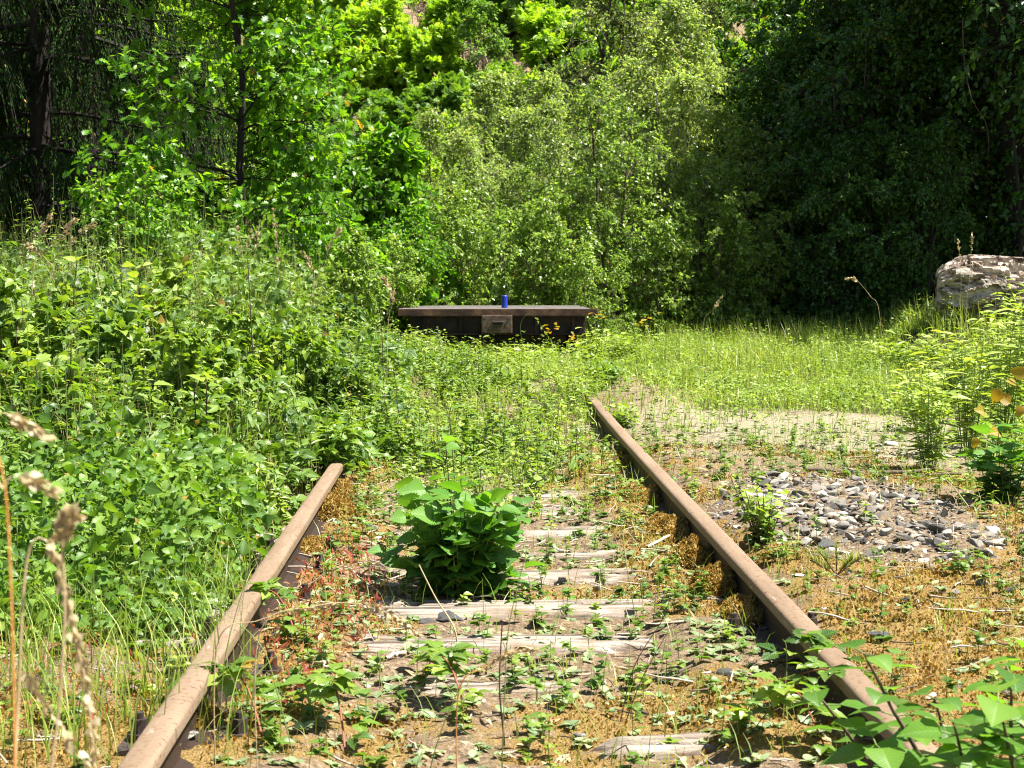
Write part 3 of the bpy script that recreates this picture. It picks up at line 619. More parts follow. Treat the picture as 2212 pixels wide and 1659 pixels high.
# the dark wood on the right
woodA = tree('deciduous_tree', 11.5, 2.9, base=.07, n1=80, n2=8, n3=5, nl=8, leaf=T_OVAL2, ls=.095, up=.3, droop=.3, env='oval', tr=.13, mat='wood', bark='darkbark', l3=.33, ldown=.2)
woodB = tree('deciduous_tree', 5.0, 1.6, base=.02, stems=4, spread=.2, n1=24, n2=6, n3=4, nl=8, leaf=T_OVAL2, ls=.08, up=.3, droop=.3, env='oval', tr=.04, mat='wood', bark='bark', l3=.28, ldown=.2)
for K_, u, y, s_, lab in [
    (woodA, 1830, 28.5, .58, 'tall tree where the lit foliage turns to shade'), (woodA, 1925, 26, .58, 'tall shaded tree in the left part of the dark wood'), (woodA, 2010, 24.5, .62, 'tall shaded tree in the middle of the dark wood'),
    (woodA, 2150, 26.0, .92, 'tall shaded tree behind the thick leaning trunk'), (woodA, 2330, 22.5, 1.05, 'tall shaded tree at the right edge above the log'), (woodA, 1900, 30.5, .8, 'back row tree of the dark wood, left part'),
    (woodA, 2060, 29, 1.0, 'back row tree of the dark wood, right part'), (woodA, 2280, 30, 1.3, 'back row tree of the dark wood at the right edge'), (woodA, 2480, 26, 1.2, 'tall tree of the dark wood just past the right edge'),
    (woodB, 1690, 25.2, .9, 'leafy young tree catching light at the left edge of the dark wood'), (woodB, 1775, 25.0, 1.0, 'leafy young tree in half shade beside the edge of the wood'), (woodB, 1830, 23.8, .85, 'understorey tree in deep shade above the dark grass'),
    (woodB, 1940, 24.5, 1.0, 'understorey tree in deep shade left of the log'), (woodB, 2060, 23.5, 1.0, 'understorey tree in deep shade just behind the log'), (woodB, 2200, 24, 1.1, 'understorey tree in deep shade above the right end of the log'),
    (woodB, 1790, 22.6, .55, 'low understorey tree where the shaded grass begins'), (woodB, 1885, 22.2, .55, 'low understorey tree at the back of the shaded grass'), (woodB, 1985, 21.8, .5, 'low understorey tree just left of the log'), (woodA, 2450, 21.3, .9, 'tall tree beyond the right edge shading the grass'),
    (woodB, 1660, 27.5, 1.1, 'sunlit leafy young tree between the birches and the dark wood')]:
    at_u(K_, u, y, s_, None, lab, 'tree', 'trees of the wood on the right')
# big leaning trunk at upper right
big = thing('forest_tree', 'thick brown leaning trunk high at the right edge of the dark wood', 'tree')
q = MB(); p0 = P(2235, 640, 22.4); p0.z = gz(p0.x, 22.4) - .1; p1 = P(2150, -60, 22.4); ln = (p1 - p0).length * 1.8
CC = curves([p0[:]], [(p1 - p0)[:]], ln, 14, 0, .012); tubes(q, CC, np.linspace(.21, .09, 14)[None], 14); q.build('trunk', M['darkbark'], big)
big_l = MB(); pp, dd, ix, tq = spawn(CC, 60, .6, 1.2, .1); C1 = curves(pp, dd, U(.8, 2.4, 60), 6, .3, .08); q = MB(); tubes(q, C1, np.linspace(.03, .006, 6)[None] * np.ones((60, 1)), 5); q.build('branches', M['darkbark'], big)['kind'] = 'stuff'
pp, dd, ix, tq = spawn(C1, 30, .2, .9, 0); C2 = curves(pp, dd, U(.2, .6, len(pp)), 3, .2, .05); pp, dd, ix, tq = spawn(C2, 10, .1, .9, -.2); place(big_l, T_OVAL2, pp, dd, upn(len(pp)), U(.06, .12, len(pp))); big_l.build('crown', M['wood'], big)
def pxcurve(pts, d, r0, r1, name, mat, label, cat, group=None, n=6, parent=None, sub=4, root=False):
    """a bent stick through points of the view at distance d (one value or one per point)"""
    ds = d if isinstance(d, (list, tuple)) else [d] * len(pts)
    W = np.array([P(a, b, c_)[:] for (a, b), c_ in zip(pts, ds)])
    if root and W[0, 2] > gz(W[0, 0], W[0, 1]) + .01: W = np.concatenate([[[W[0, 0] * 1.02, W[0, 1] + .02, gz(W[0, 0], W[0, 1]) - .02]], W])
    tt = np.linspace(0, len(W) - 1, len(W) * sub); out = []
    for t_ in tt:
        i_ = min(int(t_), len(W) - 2); f = t_ - i_; a = W[max(i_ - 1, 0)]; b = W[i_]; c_ = W[i_ + 1]; e_ = W[min(i_ + 2, len(W) - 1)]
        out.append(.5 * ((2 * b) + (c_ - a) * f + (2 * a - 5 * b + 4 * c_ - e_) * f * f + (3 * b - a - 3 * c_ + e_) * f ** 3))
    Pn = np.array(out)[None]; q = MB(); tubes(q, Pn, np.linspace(r0, r1, Pn.shape[1])[None], n)
    o_ = q.build(name, M[mat], parent)
    if label: tag(o_, label, cat, group)
    return o_, Pn
pxcurve([(2080, 40), (2082, 120), (2098, 210), (2128, 262), (2136, 310), (2132, 345)], 20.9, .007, .003, 'hanging_vine', 'twig', 'pale bent vine hanging in front of the dark wood at upper right', 'vine')
pxcurve([(2175, 640), (2205, 540), (2200, 420), (2190, 300)], 20.6, .03, .018, 'slim_trunk', 'darkbark', 'slim curved trunk standing behind the log at the right edge', 'tree')

# ------------------------------------------------------------------ hillside shrubs
shr = [tree('hill_shrub', 1.8, .85, base=.03, stems=5, spread=.3, n1=12, n2=5, n3=4, nl=6, leaf=T_SPR, ls=.15, up=.5, droop=.1, env='oval', tr=.016, mat=mt_, bark='twig', l3=.2, ldown=0., cat='shrub') for mt_ in ('lime', 'lime', 'hillgreen')]
shr.append(tree('hill_tree', 3.2, 1.0, base=.1, stems=2, spread=.15, n1=26, n2=6, n3=4, nl=6, leaf=T_DIA, ls=.1, up=.5, droop=.2, env='oval', tr=.03, mat='hillgreen', bark='twig', l3=.25, ldown=.2, cat='tree'))
def hillpt(u, v):
    for yb in np.arange(29, 75, .2):
        pt = P(u, v, yb)
        if gz(pt.x, yb) >= pt.z: return pt.x, yb
    return pt.x, 75.
GUL = np.array([hillpt(*a) for a in ((915, -30), (945, 15), (975, 50), (1010, 90), (1045, 135), (1050, 180))])
TAN = np.array([hillpt(*a) for a in ((680, 210), (790, 290), (775, 380))])
def bare(x, y):
    g = np.min([np.hypot((x - a) , (y - b) * .5) for a, b in GUL], 0); t_ = np.min([np.hypot((x - a), (y - b) * .5) for a, b in TAN], 0)
    return np.maximum(ss(.7, .35, g), ss(1.0, .4, t_))
rows = []
yy = 30.0
while yy < 56:
    xs = np.arange(-.33 * yy, .33 * yy, 1.25 + .012 * yy) + U(-.4, .4)
    for x in xs:
        x = x + U(-.4, .4); y = yy + U(-.6, .6)
        if bare(x, y) > .4: continue
        rows.append((x, y))
    yy += 1.5
HA = [(-200, 120, 'at the far left'), (120, 330, 'behind the spruces'), (330, 520, 'above the oak, left'), (520, 700, 'above the oak, right'), (700, 860, 'above the maple sapling'), (860, 960, 'left of the brush gully'), (960, 1080, 'by the brush gully'),
      (1080, 1220, 'above the pointed birch'), (1220, 1400, 'behind the leaning birch'), (1400, 1560, 'behind the silvery birches'), (1560, 1800, 'behind the edge of the wood'), (1800, 2600, 'deep behind the dark wood')]
VA = [(29, 34, 'at the hillside foot'), (34, 39, 'low on the hillside'), (39, 44, 'halfway up the hillside'), (44, 49, 'high on the hillside'), (49, 52.5, 'near the top of the hillside'), (52.5, 60, 'at the top of the hillside')]
ORD = ['leftmost', 'second', 'third', 'fourth', 'fifth', 'sixth', 'seventh', 'eighth', 'ninth', 'tenth', 'eleventh', 'twelfth']
cells = {}
for x, y in rows:
    u = 1007 + x / y * FPX; ha = [c for a, b, c in HA if a <= u < b]; va = [c for a, b, c in VA if a <= y < b]
    if not ha or not va: continue
    k = int(rng.choice(4, p=[.42, .34, .14, .10] if u < 1060 else [.2, .14, .46, .2]))
    cells.setdefault((k if k != 1 else 0, ha[0], va[0]), []).append((u, x, y, k))
for (kk, ha, va), L_ in cells.items():
    L_.sort()
    for j, (u, x, y, k) in enumerate(L_):
        kind = {0: 'lime green shrub', 2: 'dull green shrub', 3: 'young tree'}[kk]
        lab = f'{kind} {va}, {ha}' + ('' if len(L_) == 1 else f', {ORD[min(j, 11)]}')
        shr[k].put((x, y, gz(x, y) - .05), U(0, 6.28), U(.75, 1.3) * (1 if k < 3 else .75), lab, 'shrub' if k < 3 else 'tree', {0: 'lime green hillside shrubs', 2: 'dull green hillside shrubs', 3: 'young trees on the hillside'}[kk])
# dead brush in the gully
for u, v, lab in [(945, 25, 'grey brown heap of dead brush at the top of the gully'), (1000, 70, 'dark heap of dead brush in the middle of the gully'), (1045, 140, 'small heap of dead brush at the lower end of the gully'), (680, 215, 'orange brown dead brush above the right side of the oak')]:
    px_, yb = hillpt(u, v)
    n_ = 260; s_ = np.stack([U(-.6, .6, n_), U(-.9, .9, n_), U(0, .1, n_)], 1); s_[:, 2] += H(s_[:, 0] + px_, s_[:, 1] + yb)
    d_ = rvec(n_); d_[:, 2] = np.abs(d_[:, 2]) * .5; q = MB(); Cq = curves(s_ + np.array([px_, yb, 0]), d_, U(.3, 1.0, n_), 4, .2, .1); tubes(q, Cq, np.linspace(.016, .005, 4)[None] * np.ones((n_, 1)), 3)
    tag(q.build('brush_heap', M['twig' if u != 680 else 'deadwood']), lab, 'brush heap', 'dead brush on the hillside')

# ------------------------------------------------------------------ grasses and ground cover
def blades(mb, x, y, h, wd_, lean=.35, z=None, K=4, mat=0, rnd=None):
    n = len(x); z = H(x, y) - .01 if z is None else z
    az = U(0, 6.28, n); b = U(.1, 1, n) * lean; t = np.linspace(0, 1, K)
    dx = np.cos(az) * b; dy = np.sin(az) * b; fa = az + U(1.0, 2.1, n)
    cx = x[:, None] + dx[:, None] * h[:, None] * t ** 2; cy_ = y[:, None] + dy[:, None] * h[:, None] * t ** 2
    cz = z[:, None] + h[:, None] * (t - .45 * (b[:, None]) * t ** 2)
    wt = wd_[:, None] * (1 - t ** 1.6) * .5 + .0002
    sx = np.cos(fa)[:, None] * wt; sy = np.sin(fa)[:, None] * wt
    V = np.stack([np.stack([cx - sx, cy_ - sy, cz], -1), np.stack([cx + sx, cy_ + sy, cz], -1)], 2)
    base = (np.arange(n) * K * 2)[:, None] + (np.arange(K - 1) * 2)[None]
    F = np.stack([base, base + 1, base + 3, base + 2], -1).reshape(-1, 4)
    mb.add(V.reshape(-1, 3), F, np.repeat(U(0, 1, n) if rnd is None else rnd, K * 2), None, mat)
def scatter(n, x0, x1, y0, y1, dens):
    """n tries inside the view wedge, kept by a density function"""
    y = np.sqrt(U(y0 ** 2, y1 ** 2, n)); x = U(x0, x1 + (.03 if x1 > .3 else 0), n) * y
    for w0, w1 in ([(x1 + .03, x1 + .26)] if x1 > .3 else []) + ([(x0 - .14, x0)] if x0 < -.29 else []):   # a margin beside the view
        m_ = int(n * (w1 - w0) / (x1 - x0)); yy_ = np.sqrt(U(y0 ** 2, y1 ** 2, m_)); x = np.concatenate([x, U(w0, w1, m_) * yy_]); y = np.concatenate([y, yy_])
    k = U(0, 1, len(x)) < dens(x, y); return x[k], y[k]
def thk(x, y):
    """height of the left thicket"""
    xb = x - bend(y); e_ = -.64 - .25 * (vn(y * 1.6, y * 0, 6)) * ss(8, 7, y) + .32 * ss(7.3, 8.6, y) * ss(15.5, 11, y) * (.55 + .7 * vn(y * 1.1, y * 0, 16)) - .5 * ss(5.0, 3.9, y)
    edge = ss(0, 1.15, e_ - xb)
    hh = .16 + .30 * ss(4.2, 7, y) + .42 * ss(7, 11.5, y) + .12 * ss(12, 15, y)
    hh = hh * (1 - .5 * ss(-1.9, -.9, xb) * ss(10, 13, y)) * (1 - .55 * ss(.55, .64, fbm(x * 1.7 + 9, y * 1.0, 14, 3)))
    return ss(0, .12, e_ - xb) * (.32 + .68 * edge) * hh * (.30 + .75 * fbm(x * 1.3, y * 1.0, 12) + .75 * fbm(x * 3.4, y * 2.2, 300, 3)) * ss(3.9, 4.9, y + .5 * ss(-1, -1.6, x))
# leaves of the thicket
def thicket(n, T, lo, hi, ls, mat, seed, x_lo=-.36, dens=None, up=1.05):
    mb_ = MB(); x, y = scatter(n, x_lo, .02, 3.9, 21, lambda a, b: (thk(a, b) > .05) * (.18 + .82 * ss(.36, .52, fbm(a * 3.4, b * 2.2, 300, 3))) * (1 if dens is None else dens(a, b)))
    hh = thk(x, y); f = U(lo, hi, len(x)); z = H(x, y) + hh * f + .02
    d = rvec(len(x)); d[:, 2] = d[:, 2] * .35 - .15; nn_ = upn(len(x), up, (.1, -.25, 1))
    sz = (ls[0] + (ls[1] - ls[0]) * U(0, 1, len(x)) ** 1.5) * (.8 + .02 * y); TT = T if isinstance(T, list) else [T]
    q_ = fbm(x * 1.6 + 4, y * 1.1, 200 + seed, 2) + U(-.18, .18, len(x)); ed = np.linspace(.34, .66, len(TT) + 1)[1:-1]; wh = np.digitize(q_, ed)
    for j, T_ in enumerate(TT):
        a_ = wh == j; place(mb_, T_, np.stack([x, y, z], 1)[a_], d[a_], nn_[a_], sz[a_] * (1.7 if T_ is T_LANCE else 1), np.clip(U(0, .8, a_.sum()) + .2 * (j % 2), 0, .995))
    return mb_
ct1 = lambda s: (lambda a, b: ss(.45, .58, fbm(a * .9, b * .6, s)))
mb1 = thicket(36000, T_TRI, .25, 1.15, (.075, .13), 'bramble', 1, dens=lambda a, b: .25 + .75 * ss(.42, .6, fbm(a * .9, b * .6, 61)))
tag(mb1.build('bramble_thicket', M['bramble']), 'tangle of three part bramble leaves filling the left side', 'brambles', kind='stuff')
mb1 = thicket(125000, [T_LANCE, T_OVAL3, T_SERR5, T_OVAL3, T_LANCE], .15, 1.12, (.024, .066), 'herb', 1, dens=lambda a, b: .3 + .7 * ss(.6, .42, fbm(a * .9, b * .6, 61)))
xs_, ys_ = scatter(5200, -.34, -.01, 4, 20, lambda a, b: thk(a, b) > .08)
d_ = rvec(len(xs_)) * .35; d_[:, 2] = 1; tubes(mb1, curves(np.stack([xs_, ys_, H(xs_, ys_)], 1), d_, thk(xs_, ys_) * U(.7, 1.15, len(xs_)), 4, 0, .08), np.linspace(.003, .001, 4)[None] * np.ones((len(xs_), 1)), 3, 1)
tag(mb1.build('herb_thicket', [M['herb'], M['darkstem']]), 'dense small leaved herbs growing between the brambles on the left', 'herbs', kind='stuff')
# toothed patch beside the left rail
mb1 = MB(); x, y = scatter(12000, -.36, -.1, 4.6, 7.8, lambda a, b: blob(a, b, -1.05 - .03 * b, 5.9, .52, 1.5))
hh = (.10 + .26 * blob(x, y, -1.2, 5.9, .45, 1.2)) * U(.05, 1.15, len(x)); d = rvec(len(x)); d[:, 2] *= .6; hh *= .5 + 1.0 * fbm(x * 5, y * 4, 66, 2)
place(mb1, T_SERR5, np.stack([x, y, H(x, y) + hh], 1), d, upn(len(x), 1.1, (.1, -.3, 1)), .022 + .036 * U(0, 1, len(x)) ** 1.6)
tag(mb1.build('toothed_herb_patch', M['patch']), 'toothed herbs crowding the outer side of the left rail', 'herbs', kind='stuff')

# upright willowherb-like stems standing out of the thicket
mb1 = MB(); x, y = scatter(2600, -.34, .0, 4.6, 20, lambda a, b: (thk(a, b) > .1) * (.15 + .85 * ss(.48, .6, fbm(a * 1.1, b * .8, 63)))); n_ = len(x); m_ = 22
hp = thk(x, y) * U(.9, 1.55, n_) + .05; d_ = rvec(n_) * .15; d_[:, 2] = 1; Cs = curves(np.stack([x, y, H(x, y)], 1), d_, hp, 5, 0, .06); tubes(mb1, Cs, np.linspace(.003, .0012, 5)[None] * np.ones((n_, 1)), 3, 1)
ixx = np.repeat(np.arange(n_), m_); tq = U(.35, 1, n_ * m_); p, _ = along(Cs, ixx, tq); az = U(0, 6.28, n_ * m_); d = np.stack([np.cos(az), np.sin(az), U(-.2, .8, n_ * m_)], 1)
place(mb1, T_LANCE, p, d, upn(n_ * m_, .7), U(.045, .09, n_ * m_) * (1.2 - .6 * tq), np.repeat(U(0, .5, n_), m_) + .45 * tq)
tag(mb1.build('upright_herbs', [M['herb'], M['greenstem']]), 'upright narrow leaved stems standing out of the left thicket', 'herbs', kind='stuff')

mb1 = MB(); x, y = scatter(2600, -.09, .07, 7.2, 16, lambda a, b: ss(.46, .60, fbm(a * 2.0, b * 1.1, 164)) * ss(-.75, -.6, a) * ss(.75, .1, a) * ss(7.2, 8.4, b - .5 * ss(-.2, -.5, a))); n_ = len(x); m_ = 16
hp = U(.08, .34, n_) * (.4 + fbm(x * 2.0, y * 1.1, 164)); d_ = rvec(n_) * .25; d_[:, 2] = 1; Cs = curves(np.stack([x, y, H(x, y)], 1), d_, hp, 5, 0, .08); tubes(mb1, Cs, np.linspace(.0025, .001, 5)[None] * np.ones((n_, 1)), 3, 1)
ixx = np.repeat(np.arange(n_), m_); tq = U(.1, 1, n_ * m_); p, _ = along(Cs, ixx, tq); az = U(0, 6.28, n_ * m_); d = np.stack([np.cos(az), np.sin(az), U(-.2, .8, n_ * m_)], 1); sel = U(0, 1, n_)[ixx] < .5; sz = U(.025, .055, n_ * m_) * (1.2 - .5 * tq); cc = np.repeat(U(0, .5, n_), m_) + .45 * tq
place(mb1, T_LANCE, p[sel], d[sel], upn(sel.sum(), .8), 1.6 * sz[sel], cc[sel]); place(mb1, T_SERR5, p[~sel], d[~sel], upn((~sel).sum(), .8), sz[~sel], cc[~sel])
tag(mb1.build('track_weeds', [M['herb'], M['darkstem']]), 'ragged knee high weeds between the rails past the end of the left rail', 'weeds', kind='stuff')

# green meadow round and beyond the end of the rails
def mead(x, y):
    xb = x - bend(y)
    a = ss(9.6, 12.2, y + .8 * (fbm(x * 1.5, y * 1.5, 71) - .5)) * ss(-.9, -.6, xb)
    side = ss(2.4, 3.0, x - .12 * (y - 7.5)) * ss(7.2, 8.4, y)
    a = np.maximum(a, side) + .5 * ss(6.4, 8.4, y) * ss(1.5, 0, np.abs(xb + .1)) * ss(-.7, -.4, xb)
    return np.clip(a * (1 - .85 * z_sand(x, y)) * (.35 + .65 * ss(.38, .54, fbm(x * 1.5, y * .9, 401, 3))), 0, 1)
mb1 = MB(); x, y = scatter(120000, -.05, .36, 6.5, 23, mead)
hh = U(.04, .20, len(x)) * (.7 + .9 * ss(12.5, 17, y) * (1 - .45 * ss(1.6, 1.2, np.abs(x - .35)))) * (.15 + 1.7 * fbm(x * 2.6, y * 1.8, 77, 3) ** 1.4 * 1.3) * (1 + 1.2 * ss(2.6, 3.4, x - .12 * (y - 7.5)) * ss(12, 9, y))
blades(mb1, x, y, hh, U(.003, .0075, len(x)) * (.6 + .05 * y), .7, K=3)
x, y = scatter(26000, -.12, .40, 20, 30, lambda a, b: .9 + 0 * a); blades(mb1, x, y, U(.15, .55, len(x)), U(.006, .012, len(x)), .5, K=3)
tag(mb1.build('meadow_grass', M['grass']), 'fresh green grass of the meadow beyond the rail ends', 'grass', kind='stuff')
mb1 = MB(); x, y = scatter(15000, -.05, .36, 6.5, 20.5, mead); n_ = len(x); m_ = 9
hp = U(.04, .22, n_) * (.25 + 1.5 * fbm(x * 2.6, y * 1.8, 77, 3)) * (.7 + .8 * ss(13, 18, y)) * (1 + 1.0 * ss(2.6, 3.4, x - .12 * (y - 7.5)) * ss(12, 9, y)); ixx = np.repeat(np.arange(n_), m_); tq = U(.1, 1, n_ * m_)
az = U(0, 6.28, n_ * m_); d = np.stack([np.cos(az), np.sin(az), U(-.1, .7, n_ * m_)], 1)
place(mb1, T_OVAL2, np.stack([x[ixx], y[ixx], H(x, y)[ixx] + hp[ixx] * tq], 1), d, upn(n_ * m_, .6), U(.018, .042, n_ * m_), np.repeat(U(0, 1, n_), m_) * .7 + U(0, .3, n_ * m_))
tag(mb1.build('meadow_herbs', M['meadow']), 'yellow green clover and low herbs covering the meadow', 'herbs', kind='stuff')

# moss tufts
mb1 = MB(); x, y = scatter(230000, -.30, .32, 3.35, 9.6, lambda a, b: ss(.40, .62, z_moss(a, b) + .35 * (fbm(a * 9, b * 9, 51) - .5)) * (np.abs(a - bend(b) - XL) > .05) * (np.abs(a - bend(b) - XR) > .045) * (1.15 - .06 * b))
n_ = len(x); d = rvec(n_) * .75; d[:, 2] = np.abs(d[:, 2]) + .5
place(mb1, T_DIA, np.stack([x, y, H(x, y) + U(-.004, .008, n_)], 1), d, rvec(n_), U(.005, .013, n_) * (.8 + .05 * y) * (.5 + 1.1 * fbm(x * 7, y * 7, 191, 2)), np.clip(fbm(x * 6, y * 6, 90) + U(-.35, .35, n_), 0, .98))
tag(mb1.build('moss', M['moss']), 'carpet of orange and ochre moss on the ballast', 'moss', kind='stuff')
# loose dry litter
def litter(n, dens, l0, l1, r0, r1, mat, name, lab, cat, flat=.12):
    x, y = scatter(n, -.3, .34, 3.35, 11, dens); k = len(x); d = rvec(k); d[:, 2] *= flat; L_ = U(l0, l1, k) ** 1.0
    Cq = curves(np.stack([x, y, H(x, y) + U(.004, .02, k)], 1), d, L_, 4, -.02, .12); q = MB(); tubes(q, Cq, (U(r0, r1, k))[:, None] * np.array([[1, .9, .8, .5]]), 4)
    tag(q.build(name, M[mat]), lab, cat, kind='stuff')
on_track = lambda a, b: ((a - bend(b)) > XL + .06) * ((a - bend(b)) < XR - .05)
litter(2600, lambda a, b: .25 + .6 * on_track(a, b) * ss(4.4, 5.2, b), .03, .16, .0012, .0035, 'deadwood', 'dry_litter', 'pale dry stalks and splinters strewn between the rails', 'litter')
litter(2400, lambda a, b: .4 + 0 * a, .02, .10, .001, .003, 'twig', 'twig_litter', 'brown twigs and bark bits strewn on the ground', 'litter')
mb1 = MB(); x, y = scatter(3800, -.3, .34, 3.35, 10, lambda a, b: .12 + .75 * on_track(a, b) * ss(.42, .55, fbm(a * 2, b * 2, 140))); n_ = len(x); d = rvec(n_); d[:, 2] *= .15
place(mb1, T_LANCE, np.stack([x, y, H(x, y) + .008], 1), d, upn(n_, .3), U(.02, .07, n_), U(0, .98, n_))
tag(mb1.build('bleached_chips', M['drygrass']), 'bleached wood chips and dead leaves between the rails', 'litter', kind='stuff')
# thin dry and green grass near the camera
mb1 = MB(); x, y = scatter(15000, -.3, .34, 3.35, 10.5, lambda a, b: (.22 + .7 * ss(.5, .64, fbm(a * 2.2, b * 2.2, 33))) * (np.abs(a - bend(b) - XL) > .06) * (np.abs(a - bend(b) - XR) > .06) * (1 - .8 * blob(a, b, 1.58, 6.7, .50, 1.12)))
blades(mb1, x, y, U(.02, .15, len(x)), U(.0015, .0035, len(x)), .8, K=4)
x, y = scatter(2400, -.36, -.13, 3.5, 6.5, lambda a, b: .9 + 0 * a); blades(mb1, x, y, U(.08, .34, len(x)), U(.002, .005, len(x)), .7, K=5)
x, y = scatter(6500, -.36, -.03, 6, 19, lambda a, b: thk(a, b) > .1); blades(mb1, x, y, thk(x, y) * U(.8, 1.5, len(x)) + .05, U(.003, .007, len(x)), .45, K=5)
tag(mb1.build('thin_grass', M['grass']), 'thin scattered green grass blades along the track', 'grass', kind='stuff')
mb1 = MB(); x, y = scatter(14000, -.3, .36, 3.35, 19, lambda a, b: .18 + .3 * ss(9, 11, b) + .6 * z_sand(a, b) + .2 * ss(.5, .6, fbm(a * 1.5, b * 1.5, 133)))
blades(mb1, x, y, U(.03, .14, len(x)), U(.0015, .003, len(x)), 1.1, K=4)
x, y = scatter(4800, -.34, -.02, 6, 20, lambda a, b: (thk(a, b) > .1) * ss(.42, .6, fbm(a * 1.2, b * .9, 333))); blades(mb1, x, y, thk(x, y) * U(1.0, 1.7, len(x)) + .05, U(.003, .006, len(x)), .5, K=5)
x, y = scatter(30000, -.34, .1, 31, 54, lambda a, b: bare(a, b) + .15); blades(mb1, x, y, U(.2, .6, len(x)), U(.01, .025, len(x)), .6, K=3)
tag(mb1.build('dry_grass', M['drygrass']), 'straw coloured dry grass on the track, the sandy patch and the hillside', 'grass', kind='stuff')
# rosettes, seedlings and red herbs on the near track
mb1 = MB(); x, y = scatter(6500, -.17, .33, 3.4, 10.8, lambda a, b: (on_track(a, b) * (.3 + .7 * ss(.45, .58, fbm(a * 2.4, b * 2.4, 82))) + .22) * (1 - blob(a, b, 1.58, 6.7, .50, 1.12) * .9) * (np.abs(a - bend(b) - XR) > .08) * (np.abs(a - bend(b) - XL) > .08)); m_ = 7; n_ = len(x)
ixx = np.repeat(np.arange(n_), m_); az = U(0, 6.28, n_ * m_); d = np.stack([np.cos(az), np.sin(az), U(.1, .9, n_ * m_)], 1)
place(mb1, T_OVAL3, np.stack([x[ixx], y[ixx], H(x, y)[ixx] + .006], 1), d, upn(n_ * m_, .3), np.repeat(U(.014, .032, n_), m_) * U(.6, 1.2, n_ * m_), np.repeat(U(0, .9, n_), m_))
tag(mb1.build('rosette_herbs', M['rosette']), 'tiny grey green rosettes dotting the mossy track bed', 'herbs', kind='stuff')
mb1 = MB(); x, y = scatter(1900, -.3, .33, 3.4, 10.5, lambda a, b: (.5 + .5 * ss(.5, .6, fbm(a * 1.7, b * 1.7, 84))) * (1 - blob(a, b, 1.58, 6.7, .50, 1.12) * .8) * (np.abs(a - bend(b) - XR) > .09) * (np.abs(a - bend(b) - XL) > .09)); m_ = 10; n_ = len(x)
hp = U(.03, .12, n_); ixx = np.repeat(np.arange(n_), m_); tq = U(.15, 1, n_ * m_); az = U(0, 6.28, n_ * m_); d = np.stack([np.cos(az), np.sin(az), U(.0, .6, n_ * m_)], 1); z0 = H(x, y)
place(mb1, T_SERR5, np.stack([x[ixx], y[ixx], z0[ixx] + hp[ixx] * tq], 1), d, upn(n_ * m_, .4), U(.018, .042, n_ * m_) * (1.1 - .3 * tq), np.repeat(U(0, .9, n_), m_))
d_ = rvec(n_) * .15; d_[:, 2] = 1; tubes(mb1, curves(np.stack([x, y, z0], 1), d_, hp, 3, 0, .05), .0011, 3, 1)
tag(mb1.build('seedling_herbs', [M['herb'], M['greenstem']]), 'small bright green seedlings scattered over the track bed', 'herbs', kind='stuff')
mb1 = MB(); x, y = scatter(9000, -.32, -.03, 3.5, 7.5, lambda a, b: .8 * blob(a, b, -.42, 5.0, .16, 1.2) + .3 * blob(a, b, -1.2, 4.2, .5, .8)); n_ = len(x)
d = rvec(n_) * .8; d[:, 2] = np.abs(d[:, 2]) + .3; place(mb1, T_LANCE, np.stack([x, y, H(x, y) + U(0, .06, n_)], 1), d, rvec(n_), U(.015, .035, n_))
tag(mb1.build('red_herbs', M['red']), 'fine reddish herbs along the inner side of the left rail', 'herbs', kind='stuff')

# ------------------------------------------------------------------ stones
def rock_bm(seed, flat=.55):
    r_ = np.random.default_rng(seed); bm = bmesh.new()
    for v in nrmz(r_.normal(0, 1, (13, 3))) * r_.uniform(.75, 1.05, (13, 1)) * np.array([1, r_.uniform(.6, .9), flat]): bm.verts.new(v)
    g = bmesh.ops.convex_hull(bm, input=bm.verts); bmesh.ops.delete(bm, geom=[v for v in bm.verts if not v.link_faces], context='VERTS'); return bm
RT = []
for s_ in range(12):
    bm = rock_bm(s_ + 3, .26 + .03 * s_); bmesh.ops.bevel(bm, geom=bm.edges[:], offset=.05, segments=1, affect='EDGES'); bmesh.ops.triangulate(bm, faces=bm.faces[:]); bm.verts.index_update(); bm.verts.ensure_lookup_table()
    RT.append((np.array([v.co[:] for v in bm.verts]), np.array([[v.index for v in f.verts] for f in bm.faces]))); bm.free()
def gravel(mb_, x, y, s, lift=0.):
    for k in range(12):
        a = np.arange(len(x)) % 12 == k
        if not a.any(): continue
        V, F = RT[k]; d = rvec(a.sum()); d[:, 2] *= .3
        place(mb_, (V, F, V * 0), np.stack([x[a], y[a], H(x[a], y[a]) + s[a] * .2 + (lift if np.isscalar(lift) else lift[a])], 1), d, upn(a.sum(), .35), s[a])
mb1 = MB(); n_ = 5200; x = U(.96, 2.3, n_); y = U(5.3, 9.0, n_); k = U(0, 1, n_) < blob(x, y, 1.58, 6.7, .56, 1.3, 1.25, .35) ** 1.3 * (.35 + .65 * ss(.36, .46, fbm(x * 4, y * 3, 222, 2))); x = x[k]; y = y[k]
gravel(mb1, x, y, (.012 + .042 * U(0, 1, len(x)) ** 2.2), U(-.014, .006, len(x)))
x = U(-.55, 3.2, 420); y = U(3.4, 10, 420); k = (np.abs(x - XR) > .07) & (U(0, 1, 420) < .35 + .5 * (x > 1)); gravel(mb1, x[k], y[k], U(.01, .03, k.sum()))
x = U(1.0, 2.5, 5000); y = U(5.2, 9.0, 5000); k = U(0, 1, 5000) < blob(x, y, 1.58, 6.7, .62, 1.35); gravel(mb1, x[k], y[k], U(.005, .013, k.sum()), .002)
tag(mb1.build('gravel', M['gravel'], smooth=False), 'patch of loose grey ballast gravel right of the right rail', 'gravel', kind='stuff')
